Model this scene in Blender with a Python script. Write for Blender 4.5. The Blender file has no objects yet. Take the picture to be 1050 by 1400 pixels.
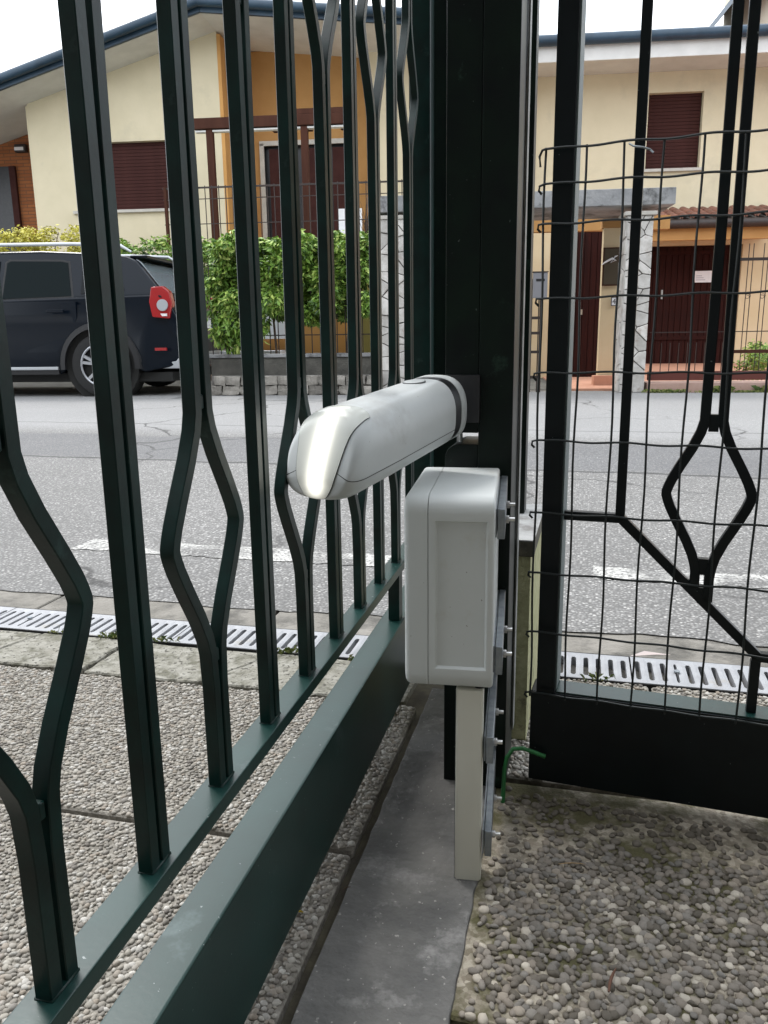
import bpy, bmesh, math, random
import numpy as np
from mathutils import Vector, Matrix
from mathutils.bvhtree import BVHTree
random.seed(7); rng = np.random.default_rng(7)
SC = bpy.context.scene; COL = SC.collection
R = math.radians

# ------------------------------------------------------------------ camera
cam_d = bpy.data.cameras.new('camera'); cam = bpy.data.objects.new('camera', cam_d); COL.objects.link(cam)
PITCH, ROLL, HC = R(12.8), R(0.76), 0.68
fw = Vector((0, math.cos(PITCH), -math.sin(PITCH))); up0 = Vector((0, math.sin(PITCH), math.cos(PITCH))); rt0 = Vector((1, 0, 0))
rt = rt0*math.cos(ROLL) - up0*math.sin(ROLL); up = up0*math.cos(ROLL) + rt0*math.sin(ROLL)
M = Matrix((rt, up, -fw)).transposed().to_4x4(); M.translation = Vector((0, 0, HC)); cam.matrix_world = M
cam_d.sensor_fit = 'VERTICAL'; cam_d.sensor_height = 36; cam_d.lens = 36*1090/1400
cam_d.clip_start = 0.02; cam_d.clip_end = 600
cam_d.dof.use_dof = False
SC.camera = cam

# ------------------------------------------------------------------ world, sun, exposure
W = bpy.data.worlds.new("World"); SC.world = W; W.use_nodes = True
nt = W.node_tree; nt.nodes.clear()
wo = nt.nodes.new('ShaderNodeOutputWorld'); bg = nt.nodes.new('ShaderNodeBackground'); sky = nt.nodes.new('ShaderNodeTexSky')
sky.sky_type = 'NISHITA'; sky.sun_disc = False; sky.sun_elevation = R(55); sky.sun_rotation = R(-40); sky.dust_density = 3
tc = nt.nodes.new('ShaderNodeTexCoord'); nz = nt.nodes.new('ShaderNodeTexNoise'); nz.inputs['Scale'].default_value = 2.2; nz.inputs['Detail'].default_value = 5
nt.links.new(tc.outputs['Generated'], nz.inputs['Vector'])
cr = nt.nodes.new('ShaderNodeValToRGB'); cr.color_ramp.elements[0].position = .3; cr.color_ramp.elements[1].position = .7
cr.color_ramp.elements[0].color = (8.2, 8.8, 9.6, 1); cr.color_ramp.elements[1].color = (10.2, 10.5, 10.8, 1)
mx = nt.nodes.new('ShaderNodeMix'); mx.data_type = 'RGBA'; mx.inputs['Factor'].default_value = 0.86
nt.links.new(nz.outputs['Fac'], cr.inputs[0]); nt.links.new(sky.outputs[0], mx.inputs['A']); nt.links.new(cr.outputs[0], mx.inputs['B'])
nt.links.new(mx.outputs['Result'], bg.inputs[0]); bg.inputs[1].default_value = 0.115; nt.links.new(bg.outputs[0], wo.inputs[0])
sd = bpy.data.lights.new('sun', 'SUN'); sd.energy = 0.9; sd.angle = R(14); sd.color = (1, .97, .93)
sun = bpy.data.objects.new('sun', sd); COL.objects.link(sun)
sdir = Vector((math.sin(R(-40))*math.cos(R(55)), math.cos(R(-40))*math.cos(R(55)), math.sin(R(55))))
sun.rotation_euler = sdir.to_track_quat('Z', 'Y').to_euler()
SC.view_settings.view_transform = 'Standard'; SC.view_settings.look = 'None'; SC.view_settings.gamma = 1
SC.view_settings.use_curve_mapping = False; SC.view_settings.exposure = 1.32
SC.render.engine = 'CYCLES'

# ------------------------------------------------------------------ materials
MATS = {}
def mat(name, col=(.5, .5, .5), rough=.6, metal=0, col2=None, scale=20, amt=.5, bump=0, bscale=80, spec=None, detail=5,
        emit=None, estr=0, attr=None, voro=False, coat=0, randobj=0, stain=None, stscale=3, stretch=(1, 1, 1), stthr=.58, speck=None):
    if name in MATS: return MATS[name]
    m = bpy.data.materials.new(name); m.use_nodes = True; n = m.node_tree.nodes; l = m.node_tree.links
    b = n['Principled BSDF']; b.inputs['Roughness'].default_value = rough; b.inputs['Metallic'].default_value = metal
    if spec is not None: b.inputs['Specular IOR Level'].default_value = spec
    if coat: b.inputs['Coat Weight'].default_value = coat; b.inputs['Coat Roughness'].default_value = .08
    t = n.new('ShaderNodeTexCoord'); mp = n.new('ShaderNodeMapping'); mp.inputs['Scale'].default_value = stretch
    l.new(t.outputs['Object'], mp.inputs[0]); vec = mp.outputs[0]
    def mixc(f, a, c):
        k = n.new('ShaderNodeMix'); k.data_type = 'RGBA'
        for key, v in (('Factor', f), ('A', a), ('B', c)):
            if isinstance(v, (tuple, list)): k.inputs[key].default_value = (*v, 1)
            elif isinstance(v, (int, float)): k.inputs[key].default_value = v
            else: l.new(v, k.inputs[key])
        return k.outputs['Result']
    def noise(sc, det=detail, lo=.35, hi=.65, rg=.6):
        q = n.new('ShaderNodeTexNoise'); q.inputs['Scale'].default_value = sc; q.inputs['Detail'].default_value = det; q.inputs['Roughness'].default_value = rg
        l.new(vec, q.inputs['Vector']); r = n.new('ShaderNodeMapRange'); r.inputs[1].default_value = lo; r.inputs[2].default_value = hi
        l.new(q.outputs['Fac'], r.inputs[0]); return r.outputs[0]
    c = col
    if attr:
        at = n.new('ShaderNodeAttribute'); at.attribute_name = attr
        rp = n.new('ShaderNodeValToRGB'); el = rp.color_ramp.elements
        pts = col2
        el[0].position = 0; el[0].color = (*pts[0], 1); el[1].position = 1; el[1].color = (*pts[-1], 1)
        for i, p in enumerate(pts[1:-1]):
            e = el.new((i+1)/(len(pts)-1)); e.color = (*p, 1)
        l.new(at.outputs['Fac'], rp.inputs[0]); c = rp.outputs[0]
        if amt: c = mixc(noise(scale), c, tuple(x*(1-amt) for x in pts[0])) if False else c
    elif col2 is not None:
        if voro:
            v = n.new('ShaderNodeTexVoronoi'); v.inputs['Scale'].default_value = scale; l.new(vec, v.inputs['Vector'])
            sx = n.new('ShaderNodeSeparateColor'); l.new(v.outputs['Color'], sx.inputs[0]); f = sx.outputs[0]
        else: f = noise(scale)
        c = mixc(f, col, col2)
    if stain:
        c = mixc(noise(stscale, 6, stthr-.06, stthr+.06, .7), c, stain)
    if speck: c = mixc(noise(speck[1], 2, speck[2], speck[2]+.02), c, speck[0])
    if randobj:
        oi = n.new('ShaderNodeObjectInfo'); r = n.new('ShaderNodeMapRange'); r.inputs[3].default_value = 1-randobj; r.inputs[4].default_value = 1+randobj
        l.new(oi.outputs['Random'], r.inputs[0]); hs = n.new('ShaderNodeHueSaturation'); l.new(r.outputs[0], hs.inputs['Value'])
        if isinstance(c, tuple): hs.inputs['Color'].default_value = (*c, 1)
        else: l.new(c, hs.inputs['Color'])
        c = hs.outputs[0]
    if isinstance(c, tuple): b.inputs['Base Color'].default_value = (*c, 1)
    else: l.new(c, b.inputs['Base Color'])
    if bump:
        q = n.new('ShaderNodeTexNoise'); q.inputs['Scale'].default_value = bscale; q.inputs['Detail'].default_value = 4; l.new(vec, q.inputs['Vector'])
        bp = n.new('ShaderNodeBump'); bp.inputs['Strength'].default_value = bump; bp.inputs['Distance'].default_value = .4/bscale
        l.new(q.outputs['Fac'], bp.inputs['Height']); l.new(bp.outputs[0], b.inputs['Normal'])
    if emit: b.inputs['Emission Color'].default_value = (*emit, 1); b.inputs['Emission Strength'].default_value = estr
    MATS[name] = m; m['_b'] = 1
    return m

m_green = mat('green_gate_paint', (.0006, .0080, .0066), .34, col2=(.0014, .021, .0175), scale=18, bump=.06, bscale=220, spec=.27, stain=(.022, .05, .045), stscale=14, stthr=.66)
m_greenrail = mat('green_rail_paint', (.003, .024, .020), .34, speck=((.22, .25, .25), 190, .73), col2=(.006, .036, .031), scale=10, bump=.05, bscale=260, spec=.52, stain=(.07, .11, .11), stscale=7, stthr=.68)
m_dark = mat('dark_green_post_paint', (.0015, .004, .004), .40, speck=((.08, .10, .09), 150, .74), col2=(.003, .011, .006), scale=12, bump=.08, bscale=140, spec=.22, stain=(.02, .045, .03), stscale=20, stthr=.68)
m_fence = mat('black_green_fence_paint', (.0018, .004, .005), .36, speck=((.12, .14, .14), 170, .745), col2=(.003, .007, .008), scale=15, bump=.06, bscale=200, spec=.25)
m_wire = mat('green_coated_wire', (.008, .013, .013), .4, spec=.5)
m_wht = mat('grey_white_plastic', (.50, .53, .53), .36, col2=(.55, .575, .57), scale=6, bump=.05, bscale=500, spec=.5, stain=(.46, .475, .465), stscale=11, stthr=.62, speck=((.25, .25, .23), 210, .75))
m_box = mat('control_box_plastic', (.64, .67, .66), .42, col2=(.67, .70, .69), scale=9, bump=.06, bscale=600, spec=.45, stain=(.60, .61, .57), stscale=7, stthr=.62, speck=((.3, .3, .27), 190, .75))
m_lens = mat('light_cover_plastic', (.54, .56, .52), .25, col2=(.5, .52, .49), scale=5, emit=(1, .97, .84), estr=.5)
m_led = mat('led_strip', (.9, .9, .85), .3, emit=(1, .98, .86), estr=1.3)
m_seam = mat('dark_seam', (.05, .055, .055), .6)
m_blackp = mat('black_plastic', (.012, .013, .015), .35, col2=(.02, .02, .022), scale=30)
m_cream = mat('cream_trunking', (.70, .69, .60), .45, col2=(.74, .73, .64), scale=7, bump=.05, bscale=300, stain=(.6, .57, .48), stscale=9, stthr=.66)
m_zinc = mat('galvanised_steel', (.22, .245, .27), .4, .75, col2=(.32, .35, .37), scale=60, bump=.1, bscale=300)
m_bolt = mat('zinc_bolt', (.7, .7, .68), .28, .9, col2=(.5, .5, .5), scale=90)
m_strip = mat('pale_steel_edge', (.27, .28, .27), .5, .3, col2=(.14, .15, .14), scale=20)
m_kerb = mat('kerb_concrete', (.10, .099, .095), .9, col2=(.175, .17, .16), scale=9, bump=1, bscale=70, speck=((.3, .29, .27), 130, .68), stain=(.24, .235, .225), stscale=13, stthr=.6)
m_mortar = mat('pebble_mortar', (.17, .155, .13), .95, col2=(.30, .28, .245), scale=200, voro=True, bump=.9, bscale=300, stain=(.11, .10, .08), stscale=6)
m_mortard = mat('damp_pebble_mortar', (.19, .16, .12), .95, col2=(.40, .36, .29), scale=170, voro=True, bump=1, bscale=260, stain=(.085, .078, .035), stscale=6, stthr=.50)
m_gap = mat('joint_soil', (.06, .052, .04), 1, col2=(.10, .09, .06), scale=40, bump=.5, bscale=200)
m_concr = mat('worn_concrete_slab', (.21, .20, .165), .9, col2=(.28, .27, .235), scale=30, bump=1.2, bscale=60, speck=((.08, .075, .06), 90, .6), stain=(.12, .115, .085), stscale=17, stthr=.54)
m_gutter = mat('dirty_gutter_concrete', (.15, .14, .12), .9, col2=(.23, .215, .19), scale=8, bump=.9, bscale=90, stain=(.085, .08, .07), stscale=5, stthr=.55)
m_grate = mat('grate_grey', (.33, .34, .355), .55, .1, col2=(.27, .275, .29), scale=25, bump=.1, bscale=300, stain=(.3, .29, .27), stscale=9, stthr=.66)
m_pit = mat('drain_pit', (.012, .012, .011), .9)
PEB = [(.13, .115, .10), (.25, .23, .195), (.19, .175, .155), (.31, .285, .24), (.37, .35, .31), (.26, .22, .175), (.33, .315, .285), (.47, .45, .41)]
PEBD = [(.085, .072, .052), (.125, .108, .085), (.19, .165, .135), (.15, .138, .12), (.23, .195, .155), (.19, .178, .16), (.29, .25, .20), (.50, .455, .38)]
m_peb = mat('washed_pebbles', attr='tone', col2=PEB, rough=.75, bump=.15, bscale=250, amt=0)
m_pebd = mat('worn_dark_pebbles', attr='tone', col2=PEBD, rough=.7, bump=.15, bscale=250, amt=0)

def asphalt():
    m = bpy.data.materials.new('asphalt'); m.use_nodes = True; n = m.node_tree.nodes; l = m.node_tree.links; b = n['Principled BSDF']; b.inputs['Roughness'].default_value = .8
    t = n.new('ShaderNodeTexCoord'); O = t.outputs['Object']
    def vor(sc, feat='F1'):
        v = n.new('ShaderNodeTexVoronoi'); v.feature = feat; v.inputs['Scale'].default_value = sc; l.new(O, v.inputs['Vector']); return v
    def noi(sc, det=4, vec=O, dist=0.):
        v = n.new('ShaderNodeTexNoise'); v.inputs['Scale'].default_value = sc; v.inputs['Detail'].default_value = det; v.inputs['Distortion'].default_value = dist; l.new(vec, v.inputs['Vector']); return v
    def rng_(o, a, c, x=0, y=1):
        r = n.new('ShaderNodeMapRange'); r.inputs[1].default_value = a; r.inputs[2].default_value = c; r.inputs[3].default_value = x; r.inputs[4].default_value = y; l.new(o, r.inputs[0]); return r.outputs[0]
    def mix(f, a, c, blend='MIX'):
        k = n.new('ShaderNodeMix'); k.data_type = 'RGBA'; k.blend_type = blend
        for key, v in (('Factor', f), ('A', a), ('B', c)):
            if isinstance(v, tuple): k.inputs[key].default_value = (*v, 1)
            elif isinstance(v, (int, float)): k.inputs[key].default_value = v
            else: l.new(v, k.inputs[key])
        return k.outputs['Result']
    v = vor(120); sc = n.new('ShaderNodeSeparateColor'); l.new(v.outputs['Color'], sc.inputs[0])
    rp = n.new('ShaderNodeValToRGB'); e = rp.color_ramp.elements
    e[0].color = (.085, .084, .085, 1); e[1].color = (.50, .49, .47, 1); e[1].position = 1
    for p, c in ((.3, (.15, .148, .145)), (.6, (.215, .21, .205)), (.85, (.29, .285, .275))):
        q = e.new(p); q.color = (*c, 1)
    l.new(sc.outputs[0], rp.inputs[0])
    pit = rng_(v.outputs['Distance'], .30, .62)
    c = mix(pit, rp.outputs[0], (.07, .068, .066))
    # large tonal wear
    w = rng_(noi(.9, 6).outputs['Fac'], .35, .65, .82, 1.16)
    cm = n.new('ShaderNodeCombineColor')
    for i in range(3): l.new(w, cm.inputs[i])
    c = mix(1, c, cm.outputs[0], 'MULTIPLY'); c = mix(.22, c, (.30, .295, .28))
    # lengthwise bands: a darker resurfaced trench and a paler far lane
    sp = n.new('ShaderNodeSeparateXYZ'); l.new(O, sp.inputs[0])
    wob = rng_(noi(1.1, 5).outputs['Fac'], 0, 1, -.16, .16); ad = n.new('ShaderNodeMath'); l.new(sp.outputs[1], ad.inputs[0]); l.new(wob, ad.inputs[1]); y = ad.outputs[0]
    def band(a, c_, s):
        m1 = rng_(y, a-s, a+s); m2 = rng_(y, c_-s, c_+s, 1, 0); k = n.new('ShaderNodeMath'); k.operation = 'MULTIPLY'; l.new(m1, k.inputs[0]); l.new(m2, k.inputs[1]); return k.outputs[0]
    def amt(o, a):
        k = n.new('ShaderNodeMath'); k.operation = 'MULTIPLY'; l.new(o, k.inputs[0]); k.inputs[1].default_value = a; return k.outputs[0]
    c = mix(amt(band(3.95, 4.9, .05), .42), c, (.075, .078, .088))
    c = mix(amt(rng_(y, 4.9, 5.4), .5), c, (.29, .29, .29))
    c = mix(amt(band(3.9, 3.94, .012), .8), c, (.02, .02, .02))
    c = mix(amt(band(5.55, 5.58, .012), .6), c, (.05, .05, .05))
    # cracks
    cv = vor(.75, 'DISTANCE_TO_EDGE'); dv = noi(3.5, 4); av = n.new('ShaderNodeVectorMath'); av.operation = 'MULTIPLY_ADD'
    l.new(dv.outputs['Color'], av.inputs[0]); av.inputs[1].default_value = (.35, .35, 0); l.new(O, av.inputs[2]); l.new(av.outputs[0], cv.inputs['Vector'])
    crk = rng_(cv.outputs['Distance'], .003, .011, 1, 0); msk = rng_(noi(.5, 2).outputs['Fac'], .48, .56); k = n.new('ShaderNodeMath'); k.operation = 'MULTIPLY'; l.new(crk, k.inputs[0]); l.new(msk, k.inputs[1])
    c = mix(amt(k.outputs[0], .8), c, (.025, .024, .023))
    l.new(c, b.inputs['Base Color'])
    bp = n.new('ShaderNodeBump'); bp.inputs['Strength'].default_value = .7; bp.inputs['Distance'].default_value = .004; bp.invert = True
    l.new(v.outputs['Distance'], bp.inputs['Height']); l.new(bp.outputs[0], b.inputs['Normal'])
    return m, (n, l, b, O, c, noi, rng_, mix)
m_asph, _ = asphalt()
m_line, (n_, l_, b_, O_, c_, noi_, rng__, mix_) = asphalt(); m_line.name = 'worn_road_paint'
k1 = rng__(noi_(6, 10, dist=.4).outputs['Fac'], .41, .53); k2 = rng__(noi_(90, 4).outputs['Fac'], .40, .54); kk = n_.new('ShaderNodeMath'); kk.operation = 'MULTIPLY'; l_.new(k1, kk.inputs[0]); l_.new(k2, kk.inputs[1])
l_.new(mix_(kk.outputs[0], c_, (.47, .465, .44)), b_.inputs['Base Color'])

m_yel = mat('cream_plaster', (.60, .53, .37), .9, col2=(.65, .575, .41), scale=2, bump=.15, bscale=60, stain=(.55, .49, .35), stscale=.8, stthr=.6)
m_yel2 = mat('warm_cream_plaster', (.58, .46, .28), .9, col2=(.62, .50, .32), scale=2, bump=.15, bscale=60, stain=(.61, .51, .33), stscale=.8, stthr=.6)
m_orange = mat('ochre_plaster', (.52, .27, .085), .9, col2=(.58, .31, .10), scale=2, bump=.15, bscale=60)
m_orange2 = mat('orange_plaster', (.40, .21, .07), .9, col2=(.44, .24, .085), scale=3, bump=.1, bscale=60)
def brickmat():
    m = bpy.data.materials.new('thin_orange_brick'); m.use_nodes = True; n = m.node_tree.nodes; l = m.node_tree.links
    t = n.new('ShaderNodeTexCoord'); mp = n.new('ShaderNodeMapping'); mp.inputs['Rotation'].default_value = (R(90), 0, 0); b = n.new('ShaderNodeTexBrick'); l.new(t.outputs['Object'], mp.inputs[0]); l.new(mp.outputs[0], b.inputs[0])
    b.inputs['Color1'].default_value = (.34, .12, .04, 1); b.inputs['Color2'].default_value = (.27, .09, .03, 1); b.inputs['Mortar'].default_value = (.17, .08, .04, 1)
    b.inputs['Scale'].default_value = 1; b.inputs['Brick Width'].default_value = .25; b.inputs['Row Height'].default_value = .062; b.inputs['Mortar Size'].default_value = .007
    l.new(b.outputs[0], n['Principled BSDF'].inputs['Base Color']); n['Principled BSDF'].inputs['Roughness'].default_value = .9
    bp = n.new('ShaderNodeBump'); bp.inputs['Strength'].default_value = .5; bp.inputs['Distance'].default_value = .01; bp.invert = True; l.new(b.outputs['Fac'], bp.inputs['Height']); l.new(bp.outputs[0], n['Principled BSDF'].inputs['Normal'])
    return m
m_brick = brickmat()
m_soffit = mat('white_soffit', (.66, .66, .64), .8, col2=(.58, .58, .56), scale=3)
m_gutterb = mat('dark_blue_gutter', (.012, .032, .055), .45, 0, col2=(.022, .052, .085), scale=3)
m_shut = mat('maroon_shutter', (.042, .015, .013), .8, col2=(.055, .020, .017), scale=5, spec=.15)
m_wood = mat('brown_wood', (.05, .019, .012), .8, spec=.15, col2=(.068, .027, .017), scale=8, stretch=(1, 1, .2), bump=.2, bscale=60)
m_door = mat('dark_maroon_door', (.020, .006, .005), .8, spec=.12, col2=(.032, .008, .006), scale=6, stretch=(4, 1, .3), bump=.2, bscale=40)
m_rail = mat('dark_iron', (.02, .014, .012), .5, col2=(.035, .022, .018), scale=20)
m_sill = mat('pale_stone_sill', (.50, .47, .42), .7, col2=(.42, .40, .36), scale=10)
m_cslab = mat('weathered_grey_slab', (.22, .225, .23), .9, col2=(.34, .34, .34), scale=4, bump=.5, bscale=40, stain=(.09, .09, .09), stscale=3, stthr=.56)
m_stone = mat('pale_rubble_stone', (.42, .40, .37), .85, col2=(.60, .58, .55), scale=9, bump=.6, bscale=60, randobj=.18, stain=(.33, .26, .22), stscale=4, stthr=.62)
m_stone2 = mat('grey_border_stone', (.17, .16, .14), .9, col2=(.30, .28, .25), scale=9, bump=.8, bscale=50, randobj=.25)
m_pointing = mat('dark_pointing', (.10, .095, .085), .95, col2=(.15, .14, .13), scale=20)
m_wallk = mat('mossy_dark_wall', (.07, .068, .06), .95, col2=(.12, .115, .1), scale=5, bump=.8, bscale=40)
m_tile = mat('terracotta_roof_tile', (.19, .07, .045), .8, col2=(.30, .135, .09), scale=9, randobj=.3, stain=(.14, .07, .05), stscale=7)
m_terr = mat('terracotta_floor', (.45, .22, .14), .7, col2=(.52, .27, .18), scale=4)
m_pinkst = mat('pink_kerb_stone', (.40, .26, .21), .85, col2=(.46, .32, .27), scale=5, bump=.4, bscale=50)
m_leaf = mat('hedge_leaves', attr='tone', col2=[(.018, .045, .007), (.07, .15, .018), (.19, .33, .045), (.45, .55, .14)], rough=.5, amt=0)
m_leafy = mat('golden_leaves', attr='tone', col2=[(.16, .16, .015), (.38, .35, .04), (.55, .50, .07), (.66, .62, .16)], rough=.55, amt=0)
m_stem = mat('brown_stem', (.06, .04, .025), .9, col2=(.1, .07, .05), scale=20)
m_grass = mat('grass_blades', attr='tone', col2=[(.03, .06, .01), (.08, .13, .02), (.2, .22, .06), (.3, .3, .12)], rough=.7, amt=0)
m_carp = mat('black_car_paint', (.003, .006, .011), .2, 0, spec=.22, coat=0)
m_carc = mat('black_cladding', (.007, .007, .008), .6)
m_glass = mat('tinted_glass', (.0015, .006, .007), .07, spec=.08)
m_glassr = mat('rear_window_glass', (.16, .2, .22), .08, spec=.9, coat=.7)
m_tyre = mat('tyre_rubber', (.016, .016, .016), .85, bump=.3, bscale=80)
m_alloy = mat('alloy_rim', (.42, .43, .45), .35, .7)
m_red = mat('red_lamp', (.24, .006, .008), .15, emit=(1, .03, .02), estr=.02, coat=.3)
m_clear = mat('clear_lamp', (.75, .72, .72), .15, coat=.5)
m_silver = mat('silver_trim', (.42, .44, .46), .35, .5)
m_platew = mat('white_plate', (.75, .76, .78), .4)
m_plateb = mat('blue_plate_band', (.02, .06, .35), .4)
m_limewall = mat('lichened_render', (.42, .41, .24), .95, col2=(.30, .30, .16), scale=60, bump=.8, bscale=200, stain=(.16, .15, .09), stscale=25, stthr=.62)
m_cap = mat('cap_stone', (.30, .30, .29), .8, col2=(.40, .40, .39), scale=25, bump=.3, bscale=150, stain=(.2, .19, .18), stscale=18, stthr=.6)
m_capd = mat('cap_stone_edge', (.05, .045, .035), .9, col2=(.12, .11, .08), scale=40, bump=.5, bscale=150)
m_gcable = mat('green_cable_sheath', (.012, .13, .03), .4, col2=(.02, .17, .045), scale=40)
m_paper = mat('white_paper', (.75, .76, .78), .6)
m_print = mat('grey_print', (.3, .32, .36), .6)
m_metalbox = mat('grey_letterbox', (.26, .26, .28), .45, .5)
m_wallh = mat('added_house_grey', (.17, .165, .155), .9, col2=(.2, .195, .185), scale=2)

# ------------------------------------------------------------------ helpers
class MB:
    def __init__(s): s.v = []; s.f = []
    def add(s, vs, fs):
        o = len(s.v); s.v += [tuple(v) for v in vs]; s.f += [tuple(i+o for i in f) for f in fs]; return s
    def box(s, x0, x1, y0, y1, z0, z1, M=None):
        vs = [(x, y, z) for z in (z0, z1) for (x, y) in ((x0, y0), (x1, y0), (x1, y1), (x0, y1))]
        if M is not None: vs = [tuple(M @ Vector(v)) for v in vs]
        return s.add(vs, [(3, 2, 1, 0), (4, 5, 6, 7), (0, 1, 5, 4), (1, 2, 6, 5), (2, 3, 7, 6), (3, 0, 4, 7)])
    def prism(s, pts, axis, a, b):
        """pts 2D polygon (CCW), extruded along axis 'x','y','z' from a to b"""
        n = len(pts)
        def P(p, t):
            return {'x': (t, p[0], p[1]), 'y': (p[0], t, p[1]), 'z': (p[0], p[1], t)}[axis]
        vs = [P(p, a) for p in pts]+[P(p, b) for p in pts]
        return s.add(vs, [tuple(range(n))[::-1], tuple(range(n, 2*n))]+[(i, (i+1) % n, (i+1) % n+n, i+n) for i in range(n)])
    def tube(s, pts, r, seg=8, cap=True):
        pts = [Vector(p) for p in pts]; vs = []; n = len(pts)
        rr = r if isinstance(r, (list, tuple)) else [r]*n
        ref = Vector((0, 0, 1))
        if abs((pts[-1]-pts[0]).normalized().z) > .9: ref = Vector((1, 0, 0))
        for i, p in enumerate(pts):
            t = (pts[min(i+1, n-1)]-pts[max(i-1, 0)]).normalized(); a = t.cross(ref)
            a = a.normalized() if a.length > 1e-4 else Vector((0, 1, 0)); b = t.cross(a)
            for k in range(seg):
                q = 2*math.pi*k/seg; vs.append(p+(a*math.cos(q)+b*math.sin(q))*rr[i])
        fs = [(i*seg+k, i*seg+(k+1) % seg, (i+1)*seg+(k+1) % seg, (i+1)*seg+k) for i in range(n-1) for k in range(seg)]
        if cap: fs += [tuple(range(seg))[::-1], tuple(range((n-1)*seg, n*seg))]
        return s.add(vs, fs)
    def ribbon(s, path, w, d, plane='yz', off=0.0, x0=0.0):
        """square bar following a 2D path (p,z); lies in plane, thickness d across"""
        P = [Vector(p) for p in path]; n = len(P); L = []; Rr = []
        for i, p in enumerate(P):
            a = (P[i]-P[i-1]).normalized() if i else (P[1]-P[0]).normalized()
            b = (P[i+1]-P[i]).normalized() if i < n-1 else a
            t = (a+b).normalized(); nn = Vector((-t.y, t.x)); k = w/2/max(.5, nn.dot(Vector((-a.y, a.x))))
            L.append(p+nn*k); Rr.append(p-nn*k)
        def Q(p, t): return (t, p.x, p.y) if plane == 'yz' else (p.x, t, p.y)
        vs = []
        for i in range(n): vs += [Q(L[i], x0-d/2), Q(Rr[i], x0-d/2), Q(Rr[i], x0+d/2), Q(L[i], x0+d/2)]
        fs = [(i*4+k, i*4+(k+1) % 4, i*4+4+(k+1) % 4, i*4+4+k) for i in range(n-1) for k in range(4)]+[(3, 2, 1, 0), tuple(range(4*n-4, 4*n))]
        return s.add(vs, fs)
    def cyl(s, c, axis, r, h, seg=16, r2=None):
        c = Vector(c); a = Vector(axis).normalized(); return s.tube([c, c+a*h], [r, r if r2 is None else r2], seg)
    def mesh(s, name, m, bevel=0, seg=2, smooth=None, fix=True):
        me = bpy.data.meshes.new(name); me.from_pydata(s.v, [], s.f); me.materials.append(m)
        bm = bmesh.new(); bm.from_mesh(me)
        if fix: bmesh.ops.recalc_face_normals(bm, faces=bm.faces)
        if bevel:
            ed = [e for e in bm.edges if len(e.link_faces) == 2 and e.calc_face_angle(0) > .45]
            bmesh.ops.bevel(bm, geom=ed, offset=bevel, segments=seg, profile=.5, affect='EDGES', clamp_overlap=True)
        bm.to_mesh(me); bm.free()
        if smooth is None: smooth = bool(bevel)
        if smooth:
            for p in me.polygons: p.use_smooth = True
            me.set_sharp_from_angle(angle=R(38))
        return me
def link(name, me, parent=None, loc=(0, 0, 0), rz=0):
    o = bpy.data.objects.new(name, me); COL.objects.link(o)
    if parent: o.parent = parent
    o.location = loc; o.rotation_euler = (0, 0, rz); return o
def obj(name, mb, m, parent=None, loc=(0, 0, 0), rz=0, bevel=0, seg=2, smooth=None):
    o = link(name, mb.mesh(name, m, bevel, seg, smooth), parent, loc, rz)
    if bevel: wn = o.modifiers.new('weighted_normal', 'WEIGHTED_NORMAL'); wn.keep_sharp = True
    return o
def tag(o, label=None, cat=None, group=None, kind=None):
    if label: o['label'] = label
    if cat: o['category'] = cat
    if group: o['group'] = group
    if kind: o['kind'] = kind
    return o
def thing(name, label, cat, loc, cw=0, group=None):
    o = link(name, None, None, loc, -R(cw)); return tag(o, label, cat, group)
def copy_tree(o, parent=None):
    c = o.copy(); COL.objects.link(c); c.parent = parent
    for ch in o.children: copy_tree(ch, c)
    return c
def fr(cw, a, l):
    """point a along a heading cw degrees clockwise of +Y, l to its right"""
    t = R(cw); return (a*math.sin(t)+l*math.cos(t), a*math.cos(t)-l*math.sin(t), 0)
def fast_mesh(name, V, F, m, tone=None, smooth=True):
    me = bpy.data.meshes.new(name); nv, nf, k = len(V), len(F), F.shape[1]
    me.vertices.add(nv); me.vertices.foreach_set('co', V.astype(np.float32).ravel())
    me.loops.add(nf*k); me.loops.foreach_set('vertex_index', F.astype(np.int32).ravel())
    me.polygons.add(nf); me.polygons.foreach_set('loop_start', np.arange(0, nf*k, k, dtype=np.int32))
    me.polygons.foreach_set('use_smooth', np.full(nf, smooth)); me.materials.append(m)
    if tone is not None:
        a = me.attributes.new('tone', 'FLOAT', 'POINT'); a.data.foreach_set('value', tone.astype(np.float32))
    me.update(); me.validate(); return me
def ico(sub):
    bm = bmesh.new(); bmesh.ops.create_icosphere(bm, subdivisions=sub, radius=1)
    V = np.array([v.co[:] for v in bm.verts]); F = np.array([[v.index for v in f.verts] for f in bm.faces]); bm.free(); return V, F
ICO1, ICO2 = ico(1), ico(2)

# ================================================================== SETTING
NEAR = 14.0
def ground_box(name, m, b0, b1, l0, l1, z0, z1, kind='structure', parent=None, bevel=0):
    mb = MB().box(l0, l1, b0, b1, z0, z1); o = obj(name, mb, m, parent, rz=-R(NEAR) if not parent else 0, bevel=bevel)
    if kind and not parent: tag(o, kind=kind)
    return o
# sub-base under everything in the yard
yard = ground_box('ground', m_gap, -6, 1.52, -5, 5, -.2, -.016)
terrain = obj('terrain', MB().box(-150, 150, 1.5, 250, -.3, -.05), m_wallk, rz=-R(NEAR)); tag(terrain, kind='structure')

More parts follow.
